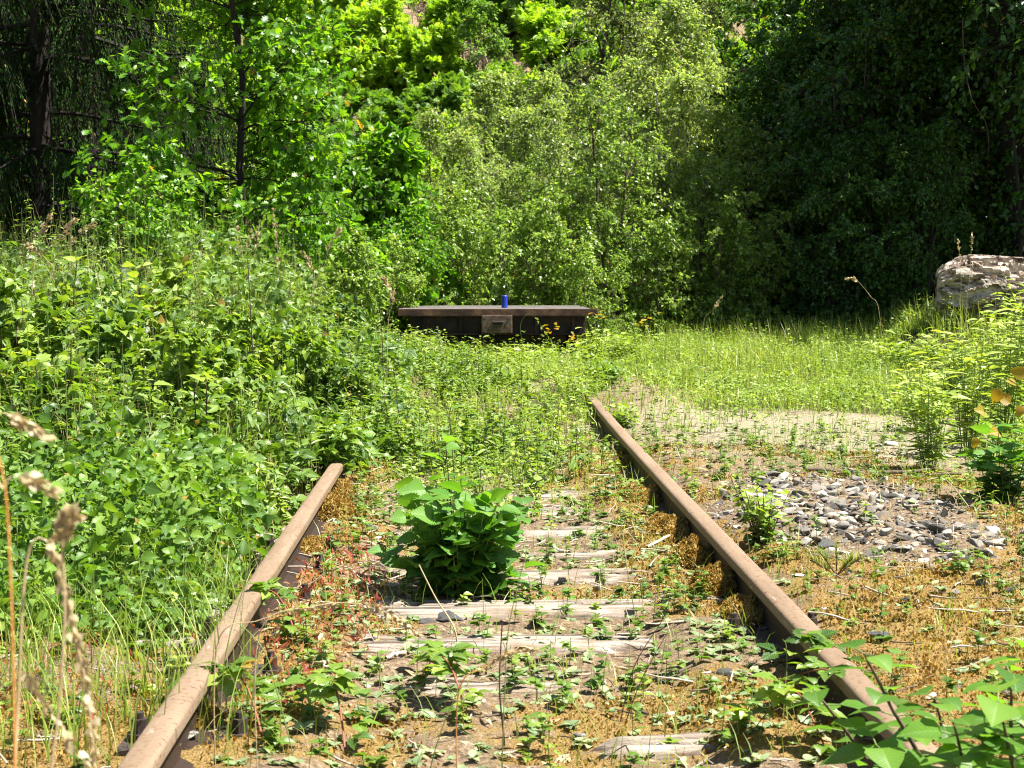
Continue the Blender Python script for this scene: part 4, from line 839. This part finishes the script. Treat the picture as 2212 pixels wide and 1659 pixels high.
for u, v, s_, mt_, lab in [
    (1570, 1500, .035, 'darkstone', 'dark angular stone standing alone inside the right rail'), (1458, 1560, .02, 'palestone', 'small whitish stone in front of the dark angular stone'),
    (1255, 1600, .035, 'stone', 'flat grey stone beside the nearest sleeper'), (1245, 1330, .04, 'stone', 'grey flat stone behind the third bleached sleeper'),
    (970, 1345, .055, 'darkstone', 'black flat stone in the shade of the big leafy plant'), (915, 1350, .04, 'darkstone', 'smaller black stone left of the flat black stone'),
    (1415, 1150, .045, 'palestone', 'pale stone among the moss by the right rail'), (800, 1165, .045, 'stone', 'grey stone left of the leafy plant on the track'),
    (1790, 1215, .05, 'darkstone', 'dark block stone at the near left edge of the gravel patch'), (2010, 1200, .045, 'darkstone', 'dark stone at the near right edge of the gravel patch'),
    (1908, 1430, .05, 'darkstone', 'dark flat stone just outside the right rail behind the dogwood'), (1960, 1345, .03, 'darkstone', 'small dark stone on the orange moss right of the rail'),
    (2130, 1310, .035, 'stone', 'grey stone on the moss near the right edge'), (2190, 1330, .035, 'darkstone', 'dark stone on the moss at the very right edge'),
    (1930, 985, .06, 'palestone', 'long white stone at the back of the sandy patch'), (1890, 1000, .05, 'palestone', 'shorter white stone before the long white one'),
    (385, 1640, .06, 'stone', 'grey slab at the inner foot of the left rail at the bottom edge'), (1660, 1395, .03, 'iron', 'small rusty iron lump just inside the right rail'),
    (1725, 1280, .035, 'palestone', 'pale flat stone on the moss beyond the right rail')]:
    d_ = 1.07 * FPX / (v - 582); x = PX(u, d_); V, F = RT[int(rng.integers(12))]; q = MB(); q.add(V, F)
    o_ = q.build('stone', M[mt_], None, False); o_.scale = (s_, s_, s_ * (1.1 if mt_ == 'darkstone' and s_ == .035 else .75)); o_.location = (x, d_, gz(x, d_) + s_ * .25); o_.rotation_euler = (U(-.2, .2), U(-.2, .2), U(0, 6)); tag(o_, lab, 'stone', 'single stones on the track bed')

# moss cushions
def mound(u, v, rx, ry, h, lab, dens=1.3):
    rx *= 1.15; ry *= 1.4; h *= 1.15
    d_ = 1.07 * FPX / (v - 582); x0 = PX(u, d_); r_ = thing('moss_cushion', lab, 'moss cushion', (x0, d_, gz(x0, d_) - .015), 0, 'moss cushions along the rails')
    a = np.linspace(-1, 1, 26); A_, B_ = np.meshgrid(a, a); A_ = A_.ravel(); B_ = B_.ravel(); q_ = A_ ** 2 + B_ ** 2
    zz = np.sqrt(np.clip(1 - q_, 0, 1)) * (.3 + 1.3 * fbm(A_ * 2.5 + u, B_ * 4, 4, 3)) * h - .02 * (q_ > 1)
    ii = (np.arange(25)[:, None] * 26 + np.arange(25)[None]).ravel(); q = MB(); q.add(np.stack([A_ * rx, B_ * ry, zz], 1), np.stack([ii, ii + 1, ii + 27, ii + 26], 1)); q.build('cushion', M['mosscore'], r_)
    n_ = int(2600 * dens); aa = U(0, 6.28, n_); rr_ = np.sqrt(U(0, 1, n_)); A_ = np.cos(aa) * rr_; B_ = np.sin(aa) * rr_; zz = np.sqrt(np.clip(1 - rr_ ** 2, 0, 1)) * (.3 + 1.3 * fbm(A_ * 2.5 + u, B_ * 4, 4, 3)) * h
    nn_ = np.stack([A_ / rx, B_ / ry, zz / h / h], 1); nn_ = nrmz(nn_) + rvec(n_) * .7; q = MB()
    place(q, T_DIA, np.stack([A_ * rx, B_ * ry, zz - .004], 1), nn_, rvec(n_), U(.008, .018, n_), np.clip(.25 + fbm(A_ * 3, B_ * 3, 7) + U(-.4, .3, n_), 0, .98)); q.build('tufts', M['moss'], r_)
for a in [(1545, 1300, .065, .09, .075, 'tallest moss cushion against the right rail'), (1450, 1170, .09, .14, .06, 'moss cushion with pale stones against the right rail'), (1500, 1235, .07, .10, .07, 'round moss cushion between two others at the right rail'),
          (1390, 1090, .09, .22, .055, 'long moss cushion further up the right rail'), (1345, 1010, .08, .25, .05, 'farthest moss cushion at the right rail'), (715, 1130, .085, .14, .07, 'moss cushion inside the left rail by the leaf shadows'),
          (735, 1085, .07, .15, .06, 'farther moss cushion inside the left rail'), (650, 1200, .09, .16, .035, 'low moss cushion inside the left rail before the taller one'), (1615, 1365, .06, .10, .05, 'small moss cushion nearest the camera at the right rail'),
          (410, 1590, .05, .1, .04, 'moss cushion on the slab by the left rail')]: mound(*a)

# ------------------------------------------------------------------ plants as things
def herb(name, label, cat, base, h, spread, nst, m_, leaf, ls, mat, stem='greenstem', group=None, topy=1.0, rough=.5, t0=.15, droop=.15, lean=(0, 0), grad=0., stemr=.003, top_leaf=None, tdown=0.):
    r_ = thing(name, label, cat, base, 0, group); az = U(0, 6.28, nst); sp_ = np.sqrt(U(0, 1, nst)) * spread
    d = np.stack([np.cos(az) * sp_ + lean[0], np.sin(az) * sp_ + lean[1], np.full(nst, h)], 1)
    s0 = np.stack([np.cos(az) * sp_ * .15, np.sin(az) * sp_ * .15, np.full(nst, -.02)], 1); Cs = curves(s0, d, h * U(.55, 1.05, nst), 7, droop, .05)
    q = MB(); tubes(q, Cs, np.linspace(1, .45, 7)[None] * stemr * np.ones((nst, 1)), 5); q.build('stem', M[stem], r_)
    idx = np.repeat(np.arange(nst), m_); t = np.tile(np.linspace(t0, 1, m_), nst) + U(-.03, .03, nst * m_); p, tg = along(Cs, idx, t)
    az = np.tile(np.arange(m_) * 2.4, nst) + np.repeat(U(0, 6.28, nst), m_); d = np.stack([np.cos(az), np.sin(az), U(-.1, .5, len(az)) - tdown], 1) + tg * .2
    pet = .012 * d; q = MB(); place(q, leaf, p + pet, d, upn(len(p), rough), ls * (1 - grad * t) * U(.65, 1.15, len(p)), np.clip(.25 * U(0, 1, len(p)) + .7 * t, 0, .985)); q.build('foliage', M[mat], r_)
    return r_
def gp(u, v): d_ = CAMZ * FPX / (v - 582); x = PX(u, d_); return (x, d_, gz(x, d_))
herb('leafy_plant', 'large dark green leafy plant growing between the rails', 'plant', gp(990, 1292), .45, .25, 42, 9, T_SERR, .078, 'nettle', rough=.85, droop=.12, stemr=.003, tdown=.1, t0=.2)
herb('leafy_plant', 'thin tall shoots rising from behind the large leafy plant', 'plant', gp(1000, 1262), .58, .10, 6, 7, T_SERR5, .065, 'dogwood', 'darkstem', rough=.5, droop=.0)
herb('aspen_seedling', 'small bushy aspen seedling between the right rail and the gravel', 'plant', gp(1655, 1205), .30, .17, 18, 11, T_SERR5, .042, 'herb', 'twig', rough=.7, droop=.1, tdown=.25)
herb('herb_clump', 'dark leafy clump at the point where the left rail disappears', 'plant', gp(745, 1040), .30, .12, 14, 10, T_SERR5, .05, 'nettle', 'darkstem', rough=.7)
GO = 'tall leafy herbs on the right of the sandy patch'
for u, v, h, n_, lab in [(2010, 1040, .62, 16, 'leftmost tall herb clump right of the sandy patch'), (2090, 1010, .8, 18, 'tall herb clump behind the yellow leaved bush'), (2170, 990, .95, 18, 'tallest herb clump at the right edge'),
                         (1990, 950, .5, 12, 'lower herb clump behind the leftmost one'), (2130, 930, .9, 16, 'tall herb clump below the log'), (2060, 900, .62, 14, 'herb clump at the back below the end of the log'), (2210, 900, 1.0, 16, 'tall herb clump below the log at the right edge')]:
    herb('tall_herb', lab, 'plant', gp(u, v), h, .16, n_, 17, T_LANCE if u % 20 else T_OVAL3, .10 if u % 20 else .05, 'meadow' if u % 20 else 'herb', group=GO, rough=.6, droop=.05, stemr=.0025)
for u, v, h, lab in [(1455, 0, 0, '')]: pass
for u, vt, d_, h, lab in [(1660, 700, 15.5, .42, 'pale upright herb tip standing before the dark grass, left one'), (1715, 715, 15.2, .40, 'pale upright herb tip between two others before the dark grass'), (1760, 735, 15.0, .35, 'pale upright herb tip, rightmost before the dark grass'), (952, 680, 15.6, .72, 'tall grey green mugwort before the left part of the wagon')]:
    x = PX(u, d_); herb('upright_herb', lab, 'plant', (x, d_, gz(x, d_)), h, .03, 3, 22, T_LANCE if u != 952 else T_SERR5, .075 if u != 952 else .06, 'meadow' if u != 952 else 'rosette', rough=.4, droop=0, grad=.5)
# oak saplings in front of the wagon
for u, d_, h, nst, lab in [(1290, 16.6, .62, 7, 'yellow green oak sapling before the right end of the wagon'), (1195, 16.2, .5, 4, 'short oak sapling with yellow tip before the wagon'), (1390, 16.9, .52, 6, 'green oak sapling right of the wagon'), (1245, 16.4, .4, 5, 'low oak sapling between two taller ones before the wagon')]:
    x = PX(u, d_); r_ = herb('oak_sapling', lab, 'sapling', (x, d_, gz(x, d_)), h, .2, nst, 9, T_OAK, .105, 'meadow', 'twig', rough=.5, group='oak saplings before the wagon')
    q = MB(); p_ = np.stack([U(-.06, .06, 9), U(-.06, .06, 9), h * U(.85, 1.05, 9)], 1); d2 = rvec(9); d2[:, 2] = U(-.1, .5, 9); place(q, T_OAK, p_, d2, upn(9, .6), .06); q.build('yellow_tip', M['yellow'], r_)
# bush with yellow leaves at the right edge
r_ = herb('hazel_bush', 'dark leaved hazel bush with yellow leaves at the right edge', 'bush', gp(2180, 1135), .46, .2, 12, 9, T_SERR, .085, 'nettle', 'twig', rough=.55)
q = MB(); p_ = np.array([(-.10, 0, .40), (-.04, -.02, .50), (.03, 0, .52), (-.15, -.05, .30), (-.06, -.06, .32), (.05, -.03, .43), (.0, -.02, .44), (.07, 0, .56)]); d2 = rvec(8) + np.array([-.6, -.3, -.2]); place(q, T_SERR, p_, d2, upn(8, .6, (0, -1, .6)), U(.045, .07, 8)); q.build('yellow_leaves', M['yellow'], r_)
# dogwood in the lower right corner: opposite pairs of large veined leaves
def dogwood(label, base, top, n_pairs, ls):
    r_ = thing('dogwood', label, 'shrub', base[:], 0, 'dogwood shoots in the lower right corner'); v = top - base; L_ = v.length
    Cs = curves([[0, 0, 0]], [v[:]], L_, 8, .03, .04); q = MB(); tubes(q, Cs, np.linspace(.006, .002, 8)[None], 6); q.build('stem', M['twig'], r_)
    t = np.repeat(np.linspace(.25, 1, n_pairs), 2); p, tg = along(Cs, np.zeros(len(t), int), t); a0 = np.repeat(np.arange(n_pairs) * 1.57 + U(-.4, .4, n_pairs), 2) + np.tile([0, math.pi], n_pairs)
    d = np.stack([np.cos(a0), np.sin(a0), U(.0, .4, len(t))], 1); Cp = curves(p, d, .025, 3, 0, .02); tubes(qp := MB(), Cp, .0012, 4); qp.build('petioles', M['greenstem'], r_)['kind'] = 'stuff'
    q = MB(); place(q, T_BROAD, Cp[:, -1], d + np.array([0, 0, -.12]), upn(len(t), .3), ls * U(.65, 1.15, len(t)), U(.1, .95, len(t))); q.build('foliage', M['dogwood'], r_)
names = ['crossing the right rail', 'leaning over the rail from below', 'right beside the rail', 'in the corner, tall', 'in the corner, low', 'at the right edge, highest', 'at the right edge, middle', 'at the bottom edge', 'nearest the camera, tall', 'between the rail and the corner', 'nearest the camera, low']
for k, (ub, vb, ut, vt, d_) in enumerate([(2075, 1900, 1880, 1395, 2.75), (1960, 1900, 1760, 1480, 2.9), (2080, 1880, 2020, 1500, 2.95), (2200, 1900, 2180, 1440, 2.8), (2150, 1850, 2110, 1580, 2.7), (2290, 1900, 2230, 1400, 3.0), (2330, 1850, 2200, 1540, 2.9), (1990, 1900, 1900, 1600, 2.7), (2240, 1900, 2150, 1500, 2.6), (2120, 1900, 2060, 1545, 2.65), (2290, 1900, 2210, 1600, 2.6)]):
    b_ = P(ub, vb, d_ + .15); b_.z = gz(b_.x, b_.y); dogwood('dogwood shoot with large veined leaves ' + names[k], b_, P(ut, vt, d_), 8, .072)
# bramble runners at the bottom
def runner(u0, v0, u1, v1, lab, n_=9, hh=.12, ls=.1):
    a = Vector(gp(u0, v0)); b = Vector(gp(u1, v1)); r_ = thing('bramble_runner', lab, 'bramble', a[:], 0, 'bramble runners on the near track')
    t = np.linspace(0, 1, 12); Pn = np.array([(0, 0, 0)]) + (np.array((b - a)[:])[None] * t[:, None]); Pn[:, 2] += hh * np.sin(t * math.pi); Pn[:, 1] += .03 * np.sin(t * 7); Pn = Pn[None]
    q = MB(); tubes(q, Pn, np.linspace(.003, .0015, 12)[None], 5); q.build('cane', M['redstem'], r_)
    n2 = n_ * 2; t = np.linspace(.05, 1, n2); p, tg = along(Pn, np.zeros(n2, int), t); az = U(0, 6.28, n2); d = np.stack([np.cos(az), np.sin(az), U(.1, .7, n2)], 1)
    q = MB(); place(q, T_TRI, p, d, upn(n2, .3), ls * U(.6, 1.1, n2)); q.build('foliage', M['bramble'], r_)
for a in [(1960, 1640, 1640, 1560, 'long bramble runner left of the dogwood'), (1900, 1600, 1700, 1490, 'bramble runner just inside the right rail near the bottom'), (1800, 1690, 1640, 1640, 'bramble runner at the bottom edge inside the right rail'),
          (560, 1640, 430, 1540, 'bramble sprig between the bolts at the left rail foot'), (1010, 1570, 900, 1480, 'bramble sprig in the middle of the near track'), (640, 1420, 520, 1350, 'bramble sprig beside the red herbs'), (740, 1640, 680, 1560, 'small bramble sprig at the bottom left of the track')]: runner(*a)
# pine seedling
r_ = thing('pine_seedling', 'small feathery pine seedling on the moss near the gravel', 'seedling', gp(1812, 1275)); Cs = curves([[0, 0, 0]] * 5, [[0, 0, 1], [-1, 0, .7], [.8, .2, .6], [.3, -.5, .6], [-.4, .4, .8]], .11, 5, .1, .05); q = MB(); tubes(q, Cs, .0025, 5); q.build('stem', M['twig'], r_)
p, d, ix, t_ = spawn(Cs, 60, .3, .6, .1); q = MB(); blades(q, p[:, 0], p[:, 1], U(.02, .06, len(p)), np.full(len(p), .0018), 1.0, z=p[:, 2]); q.build('needles', M['grass'], r_)

# ------------------------------------------------------------------ single grass stalks with seed heads
def stalk(pts, d, lab, cat='grass stalk', mat='straw', r0=.0016, head=.3, hs=.02, hn=40, hw=.012, group=None, hmat='drygrass', name='grass_stalk'):
    r_ = thing(name, lab, cat, (0, 0, 0), 0, group)
    o_, Pn = pxcurve(pts, d, r0, r0 * .5, 'stem', mat, None, None, None, 5, r_, 6, True)
    if Pn.shape[1] > len(pts) * 6: head = head * (len(pts) - 1) / len(pts)
    b0 = Vector(Pn[0, 0]); o_.data.transform(Matrix.Translation(-b0)); r_.location = b0
    if head:
        t = U(1 - head, 1, hn); p, tg = along(Pn - Pn[:, :1], np.zeros(hn, int), t); w_ = rvec(hn); w_[:, 2] -= .2
        p = p + w_ * hw * U(.1, 1, hn)[:, None] * (1.1 - np.abs((t - 1 + head) / head - .4))[:, None]
        q = MB(); place(q, T_OVAL2, p, tg + w_ * .5, rvec(hn), hs * U(.7, 1.2, hn), U(0, .98, hn)); q.build('seed_head', M[hmat], r_)
    return r_
GN = 'blurred grass stalks close to the camera on the left'
stalk([(100, 1900), (130, 1500), (140, 1300), (135, 1160), (155, 1110)], [1.5, 1.5, 1.5, 1.5, 1.5], 'blurred seed head nearest the camera, drooping down the left edge', head=.30, hs=.010, hn=90, hw=.009, group=GN)
stalk([(30, 1900), (40, 1500), (60, 1200), (110, 1180), (150, 1330), (190, 1500), (200, 1640)], 1.55, 'long arching blurred seed head hanging to the bottom left', head=.55, hs=.009, hn=150, hw=.006, group=GN)
stalk([(35, 1900), (30, 1500), (15, 1100), (-10, 960)], 1.3, 'blurred orange stem rising along the left edge', mat='orangestem', head=0, r0=.0015, group=GN)
stalk([(-30, 1250), (10, 1050), (60, 1035), (110, 1060)], 1.4, 'small blurred pinkish seed head arching in from the left edge', head=.5, hs=.010, hn=30, hw=.005, group=GN)
stalk([(-30, 1100), (-10, 905), (40, 910), (95, 940)], 1.6, 'blurred seed head high at the left edge', head=.5, hs=.011, hn=36, hw=.004, group=GN)
stalk([(-60, 1600), (100, 1500), (60, 1460), (190, 1660)], 1.7, 'blurred dark twig crossing the lower left corner', mat='darkstem', head=.4, hs=.012, hn=40, hw=.005, group=GN)
GM = 'grass stalks standing in the left thicket'
for k, (pts, d_, lab) in enumerate([
    ([(610, 760), (605, 600), (590, 450)], 14, 'tallest pale grass plume right of the oak trunk'), ([(525, 740), (522, 600), (508, 480)], 14, 'brown grass plume in front of the oak trunk'), ([(560, 720), (552, 580), (560, 480)], 14.3, 'brown grass plume just right of the oak trunk'),
    ([(640, 760), (700, 560), (735, 495)], 14, 'grass plume leaning right beyond the tallest plume'), ([(660, 720), (680, 600), (655, 545)], 14.5, 'short grass plume before the dark bush'), ([(545, 700), (530, 560), (545, 500)], 14.6, 'slender brown plume crossing the oak trunk'),
    ([(70, 620), (85, 520), (110, 468)], 11, 'arching plume farthest left against the dark gap'), ([(110, 640), (125, 530), (160, 475)], 11, 'second arching plume against the dark gap'), ([(120, 640), (140, 540), (200, 485)], 11.2, 'low arching plume against the dark gap'), ([(150, 640), (100, 560), (60, 530)], 11.2, 'plume bending left below the dark gap'),
    ([(650, 760), (625, 640), (600, 560)], 13.6, 'straight plume left of the leaning one'), ([(835, 840), (838, 700), (850, 640), (830, 600)], 11, 'pale feathery stalk before the left end of the wagon')]):
    stalk(pts, d_, lab, head=.42, hs=.03, hn=46, hw=.022, group=GM, r0=.0028)
for pts, d_, lab, hd in [
    ([(560, 900), (548, 790), (540, 650), (535, 560)], 8.5, 'long dark bare stem rising out of the left thicket', 0), ([(828, 870), (826, 740), (818, 640)], 11, 'dark bare stem left of the wagon', 0), ([(1088, 1588), (1079, 1480), (1085, 1345)], 3.72, 'dark reddish stem standing alone on the near track', 0)]:
    stalk(pts, d_, lab, 'stem', 'darkstem', .0045 if d_ > 5 else .0028, 0, name='bare_stem')
for pts, d_, lab in [
    ([(1085, 1640), (1090, 1500), (1100, 1350), (1140, 1180)], 3.5, 'tall green stalk right of the reddish bare stem'), ([(1340, 1560), (1370, 1440), (1430, 1340), (1448, 1290)], 3.9, 'bent dark twig at the right of the near track'), ([(1345, 1580), (1385, 1470), (1440, 1370)], 3.85, 'second bent twig beside the bent dark twig'),
    ([(470, 1640), (475, 1560), (490, 1400), (545, 1210)], 3.6, 'green stalk crossing the left rail'), ([(640, 1660), (600, 1500), (560, 1390), (455, 1300)], 3.5, 'green stalk leaning left over the rail'),
    ([(340, 1660), (360, 1500), (375, 1300)], 3.4, 'upright green stalk before the left rail'), ([(930, 1660), (960, 1560), (1010, 1450)], 3.45, 'bent green stalk on the near track'),
    ([(1620, 1230), (1618, 1180), (1612, 1140)], 5.6, 'little stalk with pale tip before the right rail'), ([(1695, 1650), (1700, 1420), (1690, 1380)], 4.0, 'thin stalk across the right rail'), ([(1390, 1420), (1350, 1200), (1325, 960)], 5.0, 'long faint stalk leaning over the track')]:
    stalk(pts, d_, lab, mat='greenstem' if 'twig' not in lab else 'darkstem', head=.12 if 'pale' in lab or 'long' in lab else 0, hs=.012, hn=16, hw=.005, group='thin stalks on the near track')
stalk([(990, 1500), (1050, 1440), (1100, 1410), (1155, 1405)], 3.2, 'rust coloured seed head slanting over the near track', head=.75, hs=.012, hn=70, hw=.004, mat='orangestem')
stalk([(560, 1370), (680, 1310), (780, 1305), (850, 1330), (905, 1370)], 3.3, 'pale arching seed head over the left half of the track', head=.5, hs=.013, hn=60, hw=.005)
stalk([(470, 1390), (560, 1340), (640, 1318), (720, 1308)], 3.3, 'pale seed head lying across the inner side of the left rail', head=.4, hs=.012, hn=40, hw=.004)
stalk([(985, 1370), (940, 1290), (905, 1220)], 4.3, 'white straight straw leaning in front of the leafy plant', head=0, r0=.003)
stalk([(1900, 680), (1880, 640), (1850, 605), (1830, 601)], 12, 'pale curved seed head before the dark wood', head=.4, hs=.025, hn=26, hw=.006)
stalk([(2075, 700), (2076, 600), (2070, 520)], 12.5, 'thin reddish stalk standing before the log, left one', head=.3, hs=.02, hn=20, hw=.008)
stalk([(2088, 690), (2095, 590), (2100, 505)], 12.5, 'thin reddish stalk standing before the log, right one', head=.3, hs=.02, hn=20, hw=.008)
stalk([(1520, 700), (1540, 670), (1560, 640)], 15, 'arching grass head in the shade right of the wagon', head=.5, hs=.03, hn=26, hw=.008)
stalk([(1130, 760), (1125, 700), (1150, 680), (1195, 745)], 15.5, 'arching green grass before the coupling plate', mat='greenstem', head=.3, hs=.03, hn=20, hw=.008, hmat='grass')
# sticks on the ground
for k, (u0, v0, u1, v1, r0, lab) in enumerate([(1740, 1062, 2010, 1048, .012, 'long brown stick behind the gravel patch'), (1950, 1062, 2080, 1055, .008, 'pale short stick at the right end of the long brown one'), (880, 1420, 830, 1437, .006, 'pale twig piece left of the middle of the track'),
        (1180, 1190, 1230, 1205, .01, 'white root piece on the rotten sleeper'), (1400, 1210, 1480, 1165, .007, 'pale stick leaning on the moss cushion'), (640, 1470, 760, 1482, .006, 'bleached stick on the near left of the track'),
        (700, 1240, 900, 1330, .003, 'thin dry stalk left of the leafy plant'), (1500, 1480, 1430, 1496, .004, 'thin stick beside the dark angular stone'), (840, 1560, 790, 1575, .009, 'dark root stump on the near track')]):
    a = Vector(gp(u0, v0)); b = Vector(gp(u1, v1)); q = MB(); t = np.linspace(0, 1, 8)[:, None]; Pn = (np.array(a[:])[None] * (1 - t) + np.array(b[:])[None] * t); Pn[:, 2] = H(Pn[:, 0], Pn[:, 1]) + r0 + .008; Pn[1:-1] += rng.normal(0, .006, (6, 3)) * [1, 1, .5]
    tubes(q, Pn[None], r0 * U(.7, 1.1, (1, 8)), 6); tag(q.build('stick', M['deadwood' if 'dark' not in lab and 'brown' not in lab else 'twig']), lab, 'stick', 'sticks on the ground')
# grey post and red marker in the thicket
x = PX(272, 13.5); ps = thing('post', 'grey metal post half hidden in the left thicket', 'post', (x, 13.5, gz(x, 13.5))); q = MB(); boxv(q, (0, 0, .5), (.09, .07, 1.1), bev=.006, rz=.3); q.build('post_body', M['post'], ps, False); q = MB(); boxv(q, (0, 0, 1.056), (.1, .08, .012), bev=.003, rz=.3); q.build('cap', M['tin'], ps, False)
x = PX(407, 11.5); ps = thing('marker_stake', 'small red and white marker stake in the left thicket', 'marker', (x, 11.5, gz(x, 11.5))); q = MB(); boxv(q, (0, 0, .4), (.025, .02, .8), bev=.003); q.build('stake', M['deadwood'], ps, False); q = MB(); boxv(q, (0, -.013, .78), (.05, .006, .12), bev=.001); q.build('red_plate', M['redpaint'], ps, False)

# single leafy shoots standing out of the thicket
SH = 'leafy shoots standing out of the left thicket'
for k, (u, v, d_, T_, mt_, ls_, lab) in enumerate([
    (130, 560, 9.5, T_SERR5, 'bramble', .085, 'branching yellow green shoot at the upper left of the thicket'), (280, 545, 10, T_BROAD, 'meadow', .07, 'shoot with big yellowish leaves before the dark gap'), (330, 520, 12, T_SERR5, 'herb', .06, 'pale topped shoot right of the yellowish shoot'),
    (440, 500, 13, T_BROAD, 'herb', .08, 'shoot with round light leaves below the oak'), (60, 600, 8.5, T_SERR5, 'bramble', .09, 'broad leaved shoot near the left edge'), (380, 600, 10.5, T_SERR5, 'bramble', .08, 'leafy shoot right of the grey post'),
    (470, 650, 10, T_OVAL3, 'herb', .09, 'shoot with drooping leaves left of the long bare stem'), (600, 640, 11, T_SERR5, 'bramble', .08, 'leafy shoot right of the long bare stem'), (700, 680, 11.5, T_SERR5, 'herb', .08, 'leafy shoot on the right part of the thicket'),
    (200, 640, 7.5, T_SERR5, 'bramble', .085, 'dark stemmed shoot in the left middle of the thicket'), (330, 720, 7.5, T_SERR5, 'bramble', .08, 'dark stemmed shoot below the grey post'), (780, 720, 11, T_SERR5, 'herb', .07, 'leafy shoot left of the wagon'),
    (120, 700, 6.8, T_SERR5, 'bramble', .08, 'low dark stemmed shoot near the left edge'), (430, 780, 7.5, T_SERR5, 'bramble', .085, 'shoot in the middle of the thicket'), (620, 800, 9, T_SERR5, 'herb', .075, 'shoot on the slope of the thicket toward the track'), (700, 900, 8, T_TRI, 'bramble', .12, 'bramble shoot hanging over the end of the left rail')]):
    x = PX(u, d_); z0 = gz(x, d_); top_ = P(u, v, d_).z; herb('leafy_shoot', lab, 'shoot', (x, d_, z0), max(.25, top_ - z0), .12, 3, 14, T_, ls_, mt_, 'darkstem', SH, rough=.5, t0=.45, droop=.05, stemr=.005)

for k, (u, d_, h, lab) in enumerate([(900, 16.4, .42, 'weed clump before the left corner of the wagon'), (1010, 16.8, .36, 'weed clump before the wagon left of the coupling plate'), (1110, 16.6, .46, 'arching weed clump before the coupling plate'), (1160, 16.9, .34, 'weed clump before the right half of the wagon'), (1340, 17.2, .5, 'weed clump at the right corner of the wagon'),
    (1960, 15.6, .55, 'weed clump left of the log'), (2015, 15.2, .6, 'weed clump just in front of the left end of the log'), (2080, 14.6, .5, 'weed clump in front of the log'), (1900, 16.2, .45, 'weed clump at the edge of the shaded grass left of the log'), (2150, 14.0, .6, 'weed clump in front of the right part of the log')]):
    x = PX(u, d_); herb('weed_clump', lab, 'weeds', (x, d_, gz(x, d_)), h, .22, 22, 12, T_LANCE, .10, 'herb' if k % 2 else 'meadow', group='weed clumps in the far meadow', rough=.7, droop=.2, stemr=.002)

for k, (lx, ly, h, n_, lab) in enumerate([(-.5, -.2, .30, 6, 'side shoots sprawling left from the large leafy plant'), (.5, -.25, .26, 5, 'side shoots sprawling right from the large leafy plant'), (-.1, .5, .50, 7, 'paler upright shoots on top of the large leafy plant')]):
    b_ = gp(990, 1290); herb('leafy_plant', lab, 'plant', (b_[0] + lx * .05, b_[1] + ly * .05, b_[2]), h, .14, n_, 8, T_SERR, .075, 'nettle' if k < 2 else 'dogwood', rough=.8, droop=.25, lean=(lx * .35, ly * .3), t0=.35)

# shrubs inside the left thicket, shaded underneath
thS = tree('hazel_shrub', 1.05, .55, base=.35, stems=5, spread=.3, n1=8, n2=4, n3=3, nl=7, leaf=T_SERR5, ls=.075, up=.25, droop=.15, env='dome', tr=.012, mat='hedge', bark='darkbark', lrough=.9, l3=.16, ldown=0., cat='shrub')
thT = tree('leafy_shrub', .95, .5, base=.3, stems=6, spread=.35, n1=8, n2=4, n3=4, nl=7, leaf=T_OVAL3, ls=.055, up=.35, droop=.1, env='dome', tr=.01, mat='herb', bark='darkbark', lrough=.8, l3=.15, ldown=0., cat='shrub')
for K_, u, y, s_, lab in [(thS, 120, 8.6, 1.05, 'broad leaved shrub with dark underside at the left of the thicket'), (thS, 290, 10.6, 1.1, 'broad leaved shrub below the grey post'), (thT, 230, 7.4, .8, 'small leaved shrub in front of the broad leaved one at the left'), (thT, 470, 11.5, 1.15, 'small leaved shrub in the upper middle of the thicket'),
    (thS, 560, 9.6, .85, 'broad leaved shrub left of the long bare stem foot'), (thT, 30, 10.5, 1.2, 'small leaved shrub at the upper left edge'), (thT, 650, 12.5, 1.0, 'small leaved shrub toward the foot of the oak bushes'), (thS, 410, 8.2, .8, 'low broad leaved shrub in the centre of the thicket'), (thT, 700, 9.8, .7, 'low shrub over the buried part of the left rail'), (thS, 20, 7.0, .8, 'broad leaved shrub at the left edge, lowest')]:
    at_u(K_, u, y, s_ * .84, None, lab, 'shrub', 'shrubs inside the left thicket')

for u, v, h, lab in [(1296, 872, .30, 'weed clump hiding the far end of the right rail'), (1340, 935, .2, 'small weed clump beside the far part of the right rail'), (1318, 885, .22, 'low weed clump just right of the end of the right rail')]:
    herb('weed_clump', lab, 'weeds', gp(u, v), h, .16, 14, 11, T_SERR5, .045, 'herb', group='weed clumps at the rail end', rough=.8, droop=.15, stemr=.002)
